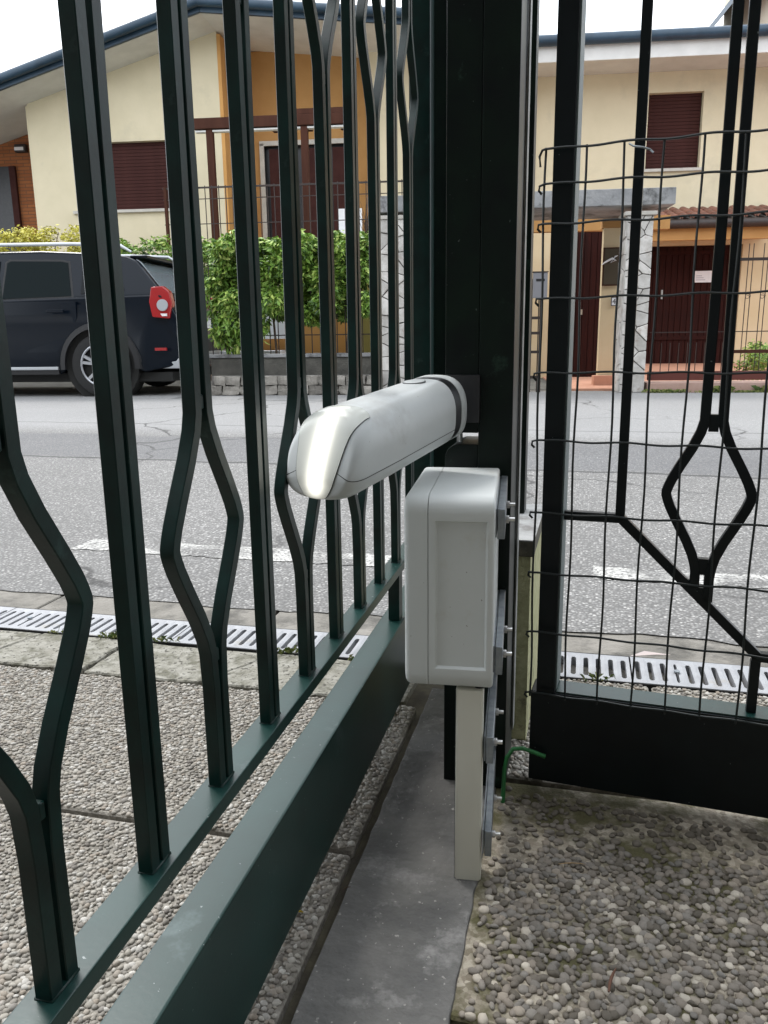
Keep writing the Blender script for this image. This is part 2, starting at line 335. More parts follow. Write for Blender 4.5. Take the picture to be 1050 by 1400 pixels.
# road: one sheet with a ragged near edge
mb = MB(); N = 160; vs = []; fs = []
xs = np.linspace(-14, 14, 561)
e0 = [1.79+.012*math.sin(x*9)+random.uniform(-.011, .011) for x in xs]
far_t = 9.1
for i, x in enumerate(xs):
    vs += [(x, e0[i], -.0045), (x, 2.4, 0)]
    fx = fr(6, far_t, x*1.3)  # far edge follows the houses' frame
    w = Vector(fx); t = R(NEAR); a = w.x*math.sin(t)+w.y*math.cos(t); l = w.x*math.cos(t)-w.y*math.sin(t)
    vs.append((x*1.25, a+(x*1.25-l)*math.tan(R(8)), 0))
for i in range(len(xs)-1):
    for k in range(2): fs.append((i*3+k, i*3+3+k, i*3+4+k, i*3+k+1))
road = obj('road', MB().add(vs, fs), m_asph, rz=-R(NEAR)); tag(road, kind='structure')
# road continuing sideways out to distance
for s, nm in ((-1, 'road'), (1, 'road')):
    o = obj(nm, MB().box(min(s*14, s*80), max(s*14, s*80), 1.8, 9.0, -.1, -.004), m_asph, rz=-R(NEAR)); tag(o, kind='structure')
# white edge line: ragged strips just above the asphalt
def strip(l0, l1, b0, b1):
    n = int((l1-l0)/.02); vs = []; fs = []
    for i in range(n+1):
        l = l0+(l1-l0)*i/n
        vs += [(l, b0+random.uniform(-.008, .008), .0006), (l, b1+random.uniform(-.008, .008), .0006)]
        if i < n: fs.append((2*i, 2*i+2, 2*i+3, 2*i+1))
    return MB().add(vs, fs)
for (l0, l1, b0, b1) in ((-1.6, -.35, 2.19, 2.32), (.05, 1.7, 2.2, 2.32), (-6, -2.2, 2.22, 2.32), (2.2, 6, 2.22, 2.32)):
    o = obj('road_line', strip(l0, l1, b0, b1), m_line, rz=-R(NEAR)); tag(o, kind='structure')
# gutter of cast concrete lengths
gut = obj('gutter', MB().box(-8, 8, 1.52, 1.9, -.2, -.022), m_gutter, rz=-R(NEAR)); tag(gut, kind='structure')
x = -3.2
while x < 3.2:
    L = random.uniform(.42, .75)
    mb = MB(); n = 14; top = []
    pts = [(x+.004+(L-.008)*i/n, 1.668+random.uniform(0, .004)) for i in range(n+1)]+[(x+L-.004-(L-.008)*i/n, 1.86) for i in range(n+1)]
    mb.prism(pts, 'z', -.06, -.0075+random.uniform(-.001, .001)); obj('gutter_slab', mb, m_gutter, gut, bevel=.003, seg=1); x += L

# drain channel with slotted grates
dr = thing('drain_channel', 'pale grey slotted drain grates in a row across the driveway mouth', 'drain', fr(NEAR, 1.595, 0), NEAR)
obj('channel', MB().box(-3.1, 3.1, -.068, -.064, -.1, -.002).box(-3.1, 3.1, .064, .068, -.1, -.002).box(-3.1, 3.1, -.064, .064, -.1, -.09), m_pit, dr)
mb = MB(); pit = .025
for i in range(20):
    x0 = i*pit; x1 = x0+pit; xc = (x0+x1)/2; hw = .0052; y = .045
    if i == 3: hw = .003
    inn = [(xc-hw, -y+.006), (xc-hw*.5, -y), (xc+hw*.5, -y), (xc+hw, -y+.006), (xc+hw, y-.006), (xc+hw*.5, y), (xc-hw*.5, y), (xc-hw, y-.006)]
    out = [(x0, -.04), (x0, -.064), (x1, -.064), (x1, -.04), (x1, .04), (x1, .064), (x0, .064), (x0, .04)]
    vs = [(*p, 0) for p in out]+[(*p, -.0015) for p in inn]+[(*p, -.02) for p in inn]
    mb.add(vs, [(k, (k+1) % 8, (k+1) % 8+8, k+8) for k in range(8)]+[(k+8, (k+1) % 8+8, (k+1) % 8+16, k+16) for k in range(8)])
mb.box(0, .5, -.0645, -.063, -.02, -.0005).box(0, .5, .063, .0645, -.02, -.0005)
gm = mb.mesh('grate', m_grate)
for i in range(-6, 6):
    o = link('grate', gm, dr, (i*.503+.12, random.uniform(-.0015, .0015), random.uniform(-.002, 0)))
sm_ = MB().cyl((0, 0, 0), (0, 0, 1), .006, .003, 10).mesh('screw', m_zinc)
for i in range(-6, 6): link('screw', sm_, dr, (i*.503+.12+.0875, 0, 0))
litter = obj('paper_scrap', MB().add([(0, 0, 0), (.05, .004, .006), (.085, .02, .002), (.03, .018, .007)], [(0, 1, 2, 3)]), mat('pinkish_paper', (.6, .52, .5), .8), loc=fr(NEAR, 1.66, .12), rz=-.25)
tag(litter, 'small crumpled pale pink paper scrap on the drain grate edge', 'litter')

# concrete slab row beside the drain, irregular broken pieces
row = ground_box('pavement', m_gap, 1.34, 1.525, -3, -.30, -.1, -.02)
x = -1.9
random.seed(21)
sk_prev = 0
while x < -.30:
    L = random.uniform(.16, .34); L = min(L, -.30-x); sk = random.uniform(-.05, .05) if x+L < -.31 else 0
    p = [(x+.003-sk_prev, 1.348), (x+L-.003-sk, 1.348+random.uniform(-.004, .004)), (x+L-.003+sk, 1.519), (x+.003+sk_prev, 1.519)]
    # roughen edges
    q = []
    for i in range(4):
        a = Vector(p[i]); b = Vector(p[(i+1) % 4])
        for k in range(7): w = a.lerp(b, k/7); q.append((w.x+random.uniform(-.003, .003)*(k > 0), w.y+random.uniform(-.003, .003)*(k > 0)))
    obj('concrete_slab', MB().prism(q, 'z', -.05, random.uniform(-.004, .002)), m_concr, row, bevel=.003, seg=1); x += L; sk_prev = sk

# pebbled paving slabs; each with pebble geometry
SINK = .42
def pebble_field(slab, b0, b1, l0, l1, sp, size, m, singles, rmin=0, lod=1.15, dens=None, label=None):
    """pebbles inside rect; camera at origin; slab local frame = NEAR frame"""
    pts = []
    nb = int((b1-b0)/(sp*.86)); nl = int((l1-l0)/sp)
    B, Lx = np.meshgrid(np.arange(nb), np.arange(nl), indexing='ij')
    bb = b0+.5*sp+B*sp*.86; ll = l0+.5*sp+Lx*sp+(B % 2)*sp*.5
    bb = bb.ravel()+rng.uniform(-.3, .3, bb.size)*sp; ll = ll.ravel()+rng.uniform(-.3, .3, ll.size)*sp
    keep = (bb > b0+.003) & (bb < b1-.003) & (ll > l0+.003) & (ll < l1-.003); 
    keep &= rng.random(bb.size) > .05
    if dens is not None: keep &= dens(bb, ll)
    bb, ll = bb[keep], ll[keep]; n = len(bb)
    t = R(NEAR); X = bb*math.sin(t)+ll*math.cos(t); Y = bb*math.cos(t)-ll*math.sin(t)
    vis = (Y > .5) & (np.abs(X) < Y*.56+.12); bb, ll, X, Y = bb[vis], ll[vis], X[vis], Y[vis]; n = len(bb)
    s = size*rng.uniform(.6, 1.35, n)**1.0; asp = rng.uniform(.55, .95, n); flat = rng.uniform(.4, .65, n)
    ang = rng.uniform(0, math.pi, n); tone = rng.random(n)
    if dens is not None: tone *= np.clip(1.15-1.0*np.clip((bb+.12*ll-.90+.03*np.sin(ll*21))/.16, 0, 1), .15, 1)
    inside = (np.abs(X) < Y*.47) & (Y > .62)
    order = np.argsort(-(s/Y)*inside); 
    big = order[:singles]; rest = order[singles:]
    def build(idx, base):
        Vb, Fb = base; k = len(Vb); m_ = len(idx)
        V = np.repeat(Vb[None], m_, 0)*np.stack([s[idx], s[idx]*asp[idx], s[idx]*flat[idx]], 1)[:, None, :]
        V *= 1+rng.uniform(-.13, .13, (m_, k, 1))
        ca, sa = np.cos(ang[idx])[:, None], np.sin(ang[idx])[:, None]
        x = V[..., 0]*ca-V[..., 1]*sa+ll[idx][:, None]; y = V[..., 0]*sa+V[..., 1]*ca+bb[idx][:, None]
        z = V[..., 2]+(-SINK*s[idx]*flat[idx])[:, None]+rng.uniform(-.0006, .0006, (m_, 1))
        P = np.stack([x, y, z], -1).reshape(-1, 3); F = (Fb[None]+(np.arange(m_)*k)[:, None, None]).reshape(-1, 3)
        return P, F, np.repeat(tone[idx], k)
    near = rest[Y[rest] < lod]; far = rest[Y[rest] >= lod]
    parts = [build(near, ICO2)] if len(near) else []
    if len(far): parts.append(build(far, ICO1))
    if parts:
        P = np.concatenate([p[0] for p in parts]); off = 0; Fs = []
        for p in parts: Fs.append(p[1]+off); off += len(p[0])
        me = fast_mesh('pebbles', P, np.concatenate(Fs), m, np.concatenate([p[2] for p in parts]))
        o = link('pebbles', me, slab); o['kind'] = 'stuff'
    if singles:
        var = []
        for i in range(10):
            V = ICO2[0]*np.array([1, .75, .5])*(1+rng.uniform(-.13, .13, (42, 1)))
            var.append(fast_mesh('pebble', V, ICO2[1], m, np.full(42, (i+.5)/10)))
        for j in big:
            o = link('pebble', var[int(rng.integers(10))], slab, (ll[j], bb[j], -SINK*s[j]*flat[j]), ang[j]); o.scale = (s[j], s[j]*asp[j]/.75, s[j]*flat[j]/.5)
paving = ground_box('paving', m_gap, -.3, 1.52, -3, -.272, -.1, -.018)
def slab(parent, m, b0, b1, l0, l1, z=-.0015):
    return obj('paving_slab', MB().box(l0, l1, b0, b1, -.05, z), m, parent, bevel=.003, seg=1)
s1 = slab(paving, m_mortar, .908, 1.335, -1.25, -.276)
pebble_field(s1, .908, 1.335, -1.25, -.276, .0074, .0046, m_peb, 60, lod=.8)
s2 = slab(paving, m_mortar, .465, .898, -1.25, -.276)
pebble_field(s2, .465, .898, -1.25, -.276, .0072, .0044, m_peb, 240, lod=.8)
s3 = slab(paving, m_mortar, .02, .455, -1.25, -.276)
# kerb strip under the gate
kerb = ground_box('kerb', m_gap, .0, 1.42, -.262, -.104, -.1, -.02)
mb = MB(); n = 60; q = [(-.262+random.uniform(-.001, .0015), .02+1.4*i/n) for i in range(n+1)]+[(-.104+random.uniform(-.002, .002), 1.42-1.4*i/n) for i in range(n+1)]
mb.prism(q[::-1], 'z', -.05, .001); obj('kerb_stone', mb, m_kerb, kerb, bevel=.004, seg=2)
# house-side apron
apron = ground_box('apron', m_gap, -.3, 1.125, -.104, 2.2, -.1, -.018)
s4 = slab(apron, m_mortard, .672, 1.122, -.1075, 2.2, -.0025)
def dens(b, l):
    f = np.sin(b*31+3*np.sin(l*17))*np.sin(l*23+2*np.sin(b*13)); moss = (b > .96+.03*f); return ~(moss & (rng.random(len(b)) < .55)) & ~((l < -.07+.02*f) & (rng.random(len(b)) < .4)) & (b+.095*(l-.1) < 1.085)
SINK = .6
pebble_field(s4, .672, 1.12, -.098, .75, .0095, .0060, m_pebd, 280, dens=dens)
s5 = slab(apron, mat('border_concrete', (.19, .175, .14), .9, col2=(.26, .245, .21), scale=8, bump=.8, bscale=120, stain=(.13, .13, .09), stscale=6), -.2, .664, -.1075, 2.2, -.001)
SINK = .2
# strip beyond the fence, up to the drain
pav2 = ground_box('paving', m_gap, 1.13, 1.525, -.10, 2.3, -.1, -.03)
ledges = [-.10, .15, .585, 1.02, 1.46]
for i in range(4):
    s_ = slab(pav2, m_mortar, 1.135, 1.518, ledges[i]+.003, ledges[i+1]-.003)
    pebble_field(s_, 1.135, 1.518, ledges[i]+.003, ledges[i+1]-.003, .0085, .0052, m_peb, 0)
obj('paving_slab', MB().box(1.01, 1.035, 1.135, 1.518, -.05, .0), m_concr, pav2)

# far ground: pavement at the hedge side, terrace floor, gardens
FAR = 6.0
def FT(u, t, z=0): return (u*math.cos(R(FAR)), t-u*math.sin(R(FAR)), z)
def far_struct(name, m, u0, u1, t0, t1, z0, z1):
    o = obj(name, MB().box(u0, u1, t0, t1, z0, z1), m, loc=(-.94, .05, 0), rz=-R(FAR)); return tag(o, kind='structure')
far_struct('pavement', m_gutter, -14, 2.45, 8.82, 9.4, -.1, -.005)
far_struct('ground', m_wallk, -20, 2.0, 9.4, 24, -.1, .0)
far_struct('terrace_floor', m_terr, 2.0, 12, 9.25, 16, -.1, .02)
far_struct('kerb', m_pinkst, 2.86, 9, 8.86, 9.25, -.1, .10)

# ================================================================== LEFT LEAF
LEAF = 13.8; LX = -.306
leaf = thing('gate_leaf', 'dark green gate leaf standing open, with paired bars bent into diamonds', 'gate', fr(LEAF, 0, LX), LEAF)
A0, A1 = .06, 1.56
obj('upper_rail', MB().box(-.0145, .0145, A0, A1, .265, .28), m_greenrail, leaf, bevel=.0015)
obj('lower_rail', MB().box(-.027, .016, A0, A1, .028, .175), m_greenrail, leaf, bevel=.003)
obj('top_rail', MB().box(-.0145, .0145, A0, A1, 1.50, 1.515), m_greenrail, leaf, bevel=.0015)
obj('strut', MB().box(-.010, .010, 1.31, 1.335, .176, .265), m_green, leaf)
obj('strut', MB().box(-.010, .010, .10, .125, .176, .265), m_green, leaf)
obj('hinge_stile', MB().box(-.02, .02, 1.56, 1.60, .025, 1.515), m_green, leaf, bevel=.002)
def smooth_path(P, it=2):
    for _ in range(it):
        Q = [P[0]]
        for a, b in zip(P[:-1], P[1:]):
            d = math.dist(a, b); t = min(.3, .016/max(d, 1e-6)) if _ == 0 else .25
            Q += [(a[0]*(1-t)+b[0]*t, a[1]*(1-t)+b[1]*t), (a[0]*t+b[0]*(1-t), a[1]*t+b[1]*(1-t))]
        Q.append(P[-1]); P = Q
    return P
def gate_bar(sgn, low, s=.0080, w=.0118, amp=.062):
    P = [(sgn*s, .28)]
    if low: P += [(sgn*s, .418), (sgn*amp, .505), (sgn*amp, .522), (sgn*s, .608)]
    else: P += [(sgn*s, .985), (sgn*amp, 1.072), (sgn*amp, 1.09), (sgn*s, 1.178)]
    P.append((sgn*s, 1.50)); return MB().ribbon(smooth_path(P), w, .012).mesh('bar', m_green, bevel=.0007, seg=1)
def flare(zs): 
    mb = MB()
    for z in zs: mb.box(-.0045, .0045, -.0024, .0024, z-.012, z+.006)
    return mb
BM = {(s, lo): gate_bar(s, lo) for s in (-1, 1) for lo in (True, False)}
SPM = {True: MB().box(-.0045, .0045, -.0030, .0030, -.006, .006).mesh('spacer', m_green, bevel=.001, seg=1)}
WELD = MB().box(-.0070, .0070, -.0143, .0143, .2795, .2814).mesh('weld', m_green, bevel=.0008, seg=1)
for i in range(-2, 11):
    a = .3637+.121*i
    if a < A0+.02 or a > 1.54: continue
    low = (i % 2 == 0)
    for s in (-1, 1): link('bar', BM[(s, low)], leaf, (0, a, 0))
    for z in ([.403, .625] if low else [.966, 1.198]): link('spacer', SPM[True], leaf, (0, a, z))
    link('weld', WELD, leaf, (0, a, 0))

hp = obj('hinge_post', MB().box(-.035, .035, 0, .07, 0, 1.7), m_dark, loc=fr(15, 1.635, -.314), rz=-R(15), bevel=.002)
tag(hp, 'dark green square hinge post at the far end of the diamond bar leaf', 'post')

# ================================================================== PILLAR
pil = thing('gate_pillar', 'thick dark green steel pillar behind the grey gate opener arm', 'pillar', (.086, 1.11, 0), 15)
pil.location.z = 0
obj('post', MB().box(.047, .094, 0, .098, 0, 1.75), m_dark, pil, bevel=.0015)
obj('front_tube', MB().box(0, .0465, .004, .094, .540, 1.75), m_dark, pil, bevel=.0015)
pr = [(.0, .0), (.0465, .0), (.0465, .524)]+[(.020-.020*math.sin(t), .504+.020*math.cos(t)) for t in np.linspace(0, math.pi/2, 8)]
obj('lower_tube', MB().prism(pr, 'y', .004, .094), m_dark, pil, bevel=.001)
obj('edge_strip', MB().box(.0955, .0978, .075, .098, .06, 1.75), m_strip, pil)
obj('arm_bracket', MB().box(.0, .05, -.010, .0035, .556, .62), m_blackp, pil, bevel=.001)
obj('cable', MB().tube([(.018, .03, .50), (.018, .03, .53), (.019, .02, .56), (.02, .01, .60)], .0028, 8), m_wht, pil)

# low wall + cap + tube
lw = thing('low_wall', 'stub of low lichen covered wall with a grey capstone beside the pillar', 'wall', (.10, 1.26, 0), 15)
obj('wall', MB().box(0, .138, .006, .26, 0, .324), m_limewall, lw, bevel=.002)
obj('capstone', MB().box(-.004, .143, .0, .275, .3245, .35), m_capd, lw, bevel=.0015)
obj('cap_top', MB().box(-.0035, .1425, .0005, .2745, .3503, .352), m_cap, lw)
ft = obj('fence_post', MB().box(0, .024, 0, .04, 0, 1.4), m_dark, loc=(.232, 1.42, .352), rz=-R(15), bevel=.001)
tag(ft, 'slim black tube standing on the capstone right of the pillar', 'post')

# ================================================================== CONTROL BOX + TRUNKING + BRACKETS
BX = 9.5
cb = thing('control_box', 'grey plastic control box with recessed side panel in front of the pillar', 'control box', (.022, .885, .262), BX)
def housing():
    bm = bmesh.new(); bmesh.ops.create_cube(bm, size=1)
    for v in bm.verts: v.co = Vector((.0285+(v.co.x+.5)*.0755, (v.co.y+.5)*.218, (v.co.z+.5)*.235))
    outer = [e for e in bm.edges if abs(e.verts[0].co.x-e.verts[1].co.x) > .01 or (e.verts[0].co.x > .09 and e.verts[1].co.x > .09)]
    f = min(bm.faces, key=lambda f: f.calc_center_median().y)
    r = bmesh.ops.bevel(bm, geom=[e for e in outer if abs(e.verts[0].co.x-e.verts[1].co.x) > .01], offset=.02, segments=6, profile=.5, affect='EDGES')
    f = min((f for f in bm.faces if f.normal.y < -.99), key=lambda f: -f.calc_area())
    r = bmesh.ops.inset_region(bm, faces=[f], thickness=.011, depth=0)
    r2 = bmesh.ops.inset_region(bm, faces=[f], thickness=.0035, depth=-.0035)
    sharp = [e for e in bm.edges if e.verts[0].co.x > .103 and e.verts[1].co.x > .103]
    bmesh.ops.bevel(bm, geom=sharp, offset=.004, segments=3, profile=.5, affect='EDGES')
    me = bpy.data.meshes.new('housing'); bmesh.ops.recalc_face_normals(bm, faces=bm.faces); bm.to_mesh(me); bm.free(); me.materials.append(m_box)
    for p in me.polygons: p.use_smooth = True
    me.set_sharp_from_angle(angle=R(50)); return me
link('housing', housing(), cb)
def lid():
    bm = bmesh.new(); bmesh.ops.create_cube(bm, size=1)
    for v in bm.verts: v.co = Vector(((v.co.x+.5)*.0277, (v.co.y+.5)*.218, (v.co.z+.5)*.235))
    bmesh.ops.bevel(bm, geom=[e for e in bm.edges if abs(e.verts[0].co.x-e.verts[1].co.x) > .01], offset=.02, segments=6, profile=.5, affect='EDGES')
    bmesh.ops.bevel(bm, geom=[e for e in bm.edges if e.verts[0].co.x < .001 and e.verts[1].co.x < .001], offset=.007, segments=4, profile=.5, affect='EDGES')
    me = bpy.data.meshes.new('lid'); bmesh.ops.recalc_face_normals(bm, faces=bm.faces); bm.to_mesh(me); bm.free(); me.materials.append(m_box)
    for p in me.polygons: p.use_smooth = True
    me.set_sharp_from_angle(angle=R(50)); return me
link('lid', lid(), cb)
obj('gasket', MB().box(.0275, .0287, .0045, .214, .014, .215), m_seam, cb)
# small moulded dots on the panel and grommet beneath
dm = MB().cyl((0, 0, 0), (0, -1, 0), .0028, .0006, 12).mesh('moulded_dot', m_box)
for z in (.11, .124, .137): link('moulded_dot', dm, cb, (.064, .0037, z))
obj('grommet', MB().cyl((.088, .02, -.003), (0, 0, 1), .006, .004, 12), m_blackp, cb)

tr = thing('cable_trunking', 'cream rectangular cable trunking standing on the kerb under the control box', 'cable trunking', (.0835, .884, 0), BX)
obj('duct', MB().box(0, .0325, .0012, .03, .0, .2605), m_cream, tr, bevel=.0015)
obj('cover', MB().box(.0015, .031, -.0012, .0010, .001, .2600), m_cream, tr, bevel=.0008)
obj('side_seam', MB().box(-.0006, 0, .0, .0012, .0, .2600), m_seam, tr)
# four galvanised brackets with bolts, pillar to box / trunking
lab = ['topmost short galvanised bracket bolted beside the upper edge of the control box', 'galvanised bracket bolted beside the lower edge of the control box', 'galvanised bracket just below the control box beside the trunking', 'lowest galvanised bracket near the foot of the cream trunking']
protob = None
for i, z in enumerate((.447, .282, .166, .038)):
    if protob is None:
        protob = b = thing('steel_bracket', lab[0], 'bracket', (0, 0, 0), BX)
        obj('bar', MB().box(0, .0085, 0, .215, 0, .035), m_zinc, b, bevel=.0006, seg=1)
        obj('backing_bar', MB().box(-.0026, -.0008, .004, .215, .001, .034), m_zinc, b)
        def hexbolt(y):
            mb = MB()
            vs = [(y+.0048*math.cos(k*math.pi/3), .019+.0048*math.sin(k*math.pi/3)) for k in range(6)]
            mb.prism(vs, 'x', .0086, .0128); mb.cyl((.0128, y, .019), (1, 0, 0), .0027, .0065, 10); return mb
        bo = obj('bolt', hexbolt(.02), m_bolt, b, bevel=.0003, seg=1)
        link('bolt', obj('bolt', hexbolt(.10), m_bolt, b, bevel=.0003, seg=1).data, b).hide_render = False
        # keep just two bolts
        extra = b.children[-1]; bpy.data.objects.remove(extra)
    else: b = copy_tree(protob)
    b['label'] = lab[i]; b['group'] = 'steel brackets tying the box and trunking to the pillar'
    b.location = (.1205 if i > 1 else .1285, .876 if i else .878, z)
    b.location.x = .1285 if i < 2 else .1195

# ================================================================== ACTUATOR ARM
AX = 30.0
act = thing('gate_opener', 'grey white rounded gate opener arm with a glowing light strip on its nose', 'gate opener', (-.071, .818, .549), AX)
TILT = math.atan2(.03, .27)
LBODY = .262
def sect(th, y, f=1.0):
    """surface point of the shell; th 0 = right side, pi/2 = top"""
    n = 2.9; c, s = math.cos(th), math.sin(th)
    hw, hh = .0475, .0450
    t = max(0, min(1, y/.030)); k = (1-(1-t)**2.3)**(1/2.3)
    k = .78+.22*k
    x = hw*k*math.copysign(abs(c)**(2/n), c)
    nn = 2.2 if s > 0 else 3.2
    z = hh*math.copysign(abs(s)**(2/nn), s)
    z = z*(.76+.24*((k-.78)/.22)) if s < 0 else z*(.66+.34*((k-.78)/.22))
    x *= f; z *= f
    taper = 1-.05*max(0, (y-.1)/.16)
    yy = y+.030*max(0, (z+.02)/.06)**1.3*max(0, 1-y/.12)
    return Vector((x*taper, yy, z*taper+TILT*yy))
def shell(t0, t1, n, ys, cap=False):
    yf = [(y, 1.0) for y in ys]
    if cap: yf = [(0, f) for f in (.001, .15, .3, .45, .6, .72, .84, .93, .975)]+yf
    vs = [sect(t0+(t1-t0)*k/n, y, f) for (y, f) in yf for k in range(n+1)]
    fs = [(j*(n+1)+k, j*(n+1)+k+1, (j+1)*(n+1)+k+1, (j+1)*(n+1)+k) for j in range(len(yf)-1) for k in range(n)]
    return MB().add(vs, fs)
ysb = [0, .0003, .0008, .0018, .003, .005, .008, .012, .016, .021, .027, .034, .042, .055, .075, .1, .13, .16, .19, .22, .249]
SEAM = -.30
def arcs(mb, name, m, **k): 
    me = mb.mesh(name, m); 
    for p in me.polygons: p.use_smooth = True
    return link(name, me, act)
arcs(shell(SEAM, math.pi-SEAM, 60, ysb, True), 'upper_shell', m_wht)
arcs(shell(math.pi-SEAM+.025, 2*math.pi+SEAM-.025, 60, ysb, True), 'lower_shell', m_wht)
def scaled(t0, t1, n, ys, s):
    vs = []
    for y in ys:
        c = Vector((0, y, TILT*y))
        for k in range(n): 
            p = sect(t0+(t1-t0)*k/n, y); p = c+(p-c)*s; vs.append(p)
    fs = [(j*n+k, j*n+(k+1) % n, (j+1)*n+(k+1) % n, (j+1)*n+k) for j in range(len(ys)-1) for k in range(n)]
    fs += [tuple(range(n))[::-1], tuple(range((len(ys)-1)*n, len(ys)*n))]
    return MB().add(vs, fs)
arcs(scaled(0, 2*math.pi, 60, [.003, .01, .03, .06, .12, .2, .2495], .975), 'inner_core', m_seam)
arcs(scaled(0, 2*math.pi, 60, [.2495, .253, .266, .268], .985), 'black_band', m_blackp)
arcs(scaled(0, 2*math.pi, 60, [.2685, .27, .28, .284], 1.0), 'rear_cap', m_wht)
# BVH of full shell for the light cover
full = shell(0, 2*math.pi, 120, [float(q) for q in np.concatenate([[0], np.geomspace(.0003, .25, 60)])], True); 
bvh = BVHTree.FromPolygons([Vector(v) for v in full.v], [tuple(f) for f in full.f])
CY_, CZ_ = .075, 0.0
def proj(x, phi, off):
    d = Vector((0, -math.cos(phi), math.sin(phi))); o = Vector((x, CY_, CZ_))+d*.3
    h = bvh.ray_cast(o, -d)
    if h[0] is None: return Vector((x, CY_, CZ_))+d*.05
    nrm = h[1]; nrm = nrm if nrm.dot(d) > 0 else -nrm
    return h[0]+nrm*off
def wid(u):  # u 0 bottom tip .. 1 top end
    lo = math.sqrt(max(0, 1-(1-u/.36)**2))**.8 if u < .36 else 1
    hi = 1 if u < .86 else math.sqrt(max(0, 1-((u-.86)/.14)**2))**.7
    t = max(0, min(1, (u-.25)/.5)); t = t*t*(3-2*t)
    return (.0275+.0075*t)*lo*hi
PH0, PH1 = R(-29), R(74)
def patch(wf, p0, p1, off, nu=90, nx=30):
    vs = []; fs = []
    for i in range(nu+1):
        u = i/nu; w = max(wf(u), .0004)
        for j in range(nx+1): vs.append(proj(w*(-1+2*j/nx), p0+(p1-p0)*u, off))
    for i in range(nu):
        for j in range(nx): a = i*(nx+1)+j; fs.append((a, a+1, a+nx+2, a+nx+1))
    return MB().add(vs, fs)
lp = patch(wid, PH0, PH1, .0013); lc = arcs(lp, 'light_cover', m_lens)
ga = lc.data.attributes.new('glow', 'FLOAT', 'POINT')
gv = []
for i in range(91):
    u = i/90; w = max(wid(u), .0004)
    for j in range(31): x = w*(-1+2*j/30); gv.append(max(0, (.9*math.exp(-(x/.0090)**2)+.12*math.exp(-(x/.02)**2))*max(0, min(1, (u-.0)/.1))*max(0, min(1, (.98-u)/.4))))
ga.data.foreach_set('value', gv)
ln = m_lens.node_tree; gn = ln.nodes.new('ShaderNodeAttribute'); gn.attribute_name = 'glow'; ln.links.new(gn.outputs['Fac'], ln.nodes['Principled BSDF'].inputs['Emission Strength'])
out = [proj(wid(u), PH0+(PH1-PH0)*u, .0006) for u in np.linspace(0, 1, 70)]+[proj(-wid(u), PH0+(PH1-PH0)*u, .0006) for u in np.linspace(1, 0, 70)]
obj('cover_seam', MB().tube(out, .0007, 6), m_seam, act)
sw = lambda u: .0066*(math.sqrt(max(0, 1-((.06-u)/.06)**2)) if u < .06 else (1 if u < .94 else math.sqrt(max(0, 1-((u-.94)/.06)**2))))
arcs(patch(sw, R(-19), R(44), .0019, 50, 6), 'light_strip', m_led)
bt = [proj(.0038*math.cos(a), R(-14)+R(5.5)*math.sin(a), .0021) for a in np.linspace(0, 2*math.pi, 25)]
obj('button_rim', MB().tube(bt, .0004, 5), m_lens, act)
# round key cover on the top
kc = [sect(math.pi/2, .222)]; c = kc[0]
obj('key_cover', MB().cyl((c.x, c.y, c.z-.002), (0, -TILT, 1), .0135, .0034, 28), m_wht, act, bevel=.0006)
obj('key_ring', MB().cyl((c.x, c.y, c.z-.002), (0, -TILT, 1), .0146, .0026, 28), m_seam, act)

# ================================================================== FENCE LEAF with wire mesh
FL = 109.5-90
fl = thing('gate_leaf', 'near black gate leaf with diagonal brace and square wire mesh on it', 'gate', (.211, 1.078, 0), FL)
U1 = .95
obj('stile', MB().box(.008, .034, 0, .05, .165, 1.5), m_fence, fl, bevel=.0012)
obj('stile_lit_side', MB().box(.0342, .0365, .003, .047, .17, 1.5), mat('grey_green_lit_face', (.06, .09, .09), .5, col2=(.1, .13, .13), scale=12), fl)  # paler colour paints the light on the stile's right side
obj('kick_panel', MB().box(0, U1, 0, .045, .022, .165), m_fence, fl, bevel=.002)
obj('kick_panel_lit_top', MB().box(.036, U1, .003, .043, .1652, .1672), m_greenrail, fl)  # sheet of lighter paint stands in for light on the panel's top
obj('top_rail', MB().box(.034, U1, .015, .035, 1.47, 1.5), m_fence, fl)
obj('stile', MB().box(U1-.03, U1, 0, .045, .168, 1.5), m_fence, fl)
def fbar(path, w=.0125, d=.012, name='bar', sm=True):
    return obj(name, MB().ribbon(smooth_path(path) if sm else path, w, d, 'xz', 0, .022), m_fence, fl, bevel=.0007, seg=1)
fbar([(.111, 1.47), (.111, .8), (.111, .43)])
fbar([(.0365, .426), (.116, .426)], name='cross_bar', sm=False)
fbar([(.106, .432), (.298, .2475)], name='diagonal_brace', sm=False)
fbar([(.290, .2475), (.60, .2475)], name='cross_bar', sm=False)
fbar([(.2955, .242), (.2955, .167)], name='short_bar', sm=False)
fbar([(.59, .2475), (.775, .43), ], name='diagonal_brace', sm=False)
fbar([(.775, 1.47), (.775, .43)], name='bar', sm=False)
fbar([(.77, .426), (.92, .426)], name='cross_bar', sm=False)
for uc, jb, ju in ((.2205, .375, .553), (.3325, .60, .78), (.4445, .375, .553), (.5565, .60, .78), (.6685, .375, .553)):
    ends = .3275 if uc < .23 else .2475
    if uc == .6685: ends = .33
    for s in (-1, 1):
        a, b = uc+s*.0090, uc+s*.052; m_ = (jb+ju)/2
        e_ = ends-(s*.009 if uc < .23 else 0)
        fbar([(a, 1.47), (a, ju), (b, m_+.01), (b, m_-.008), (a, jb), (a, e_)])
    for z, q in ((ju+.006, .006), (jb-.008, .006), (jb-.048, .004)): obj('spacer', MB().box(uc-q, uc+q, .0165, .0275, z-.011, z+.011), m_fence, fl)
for z in (.55,): pass
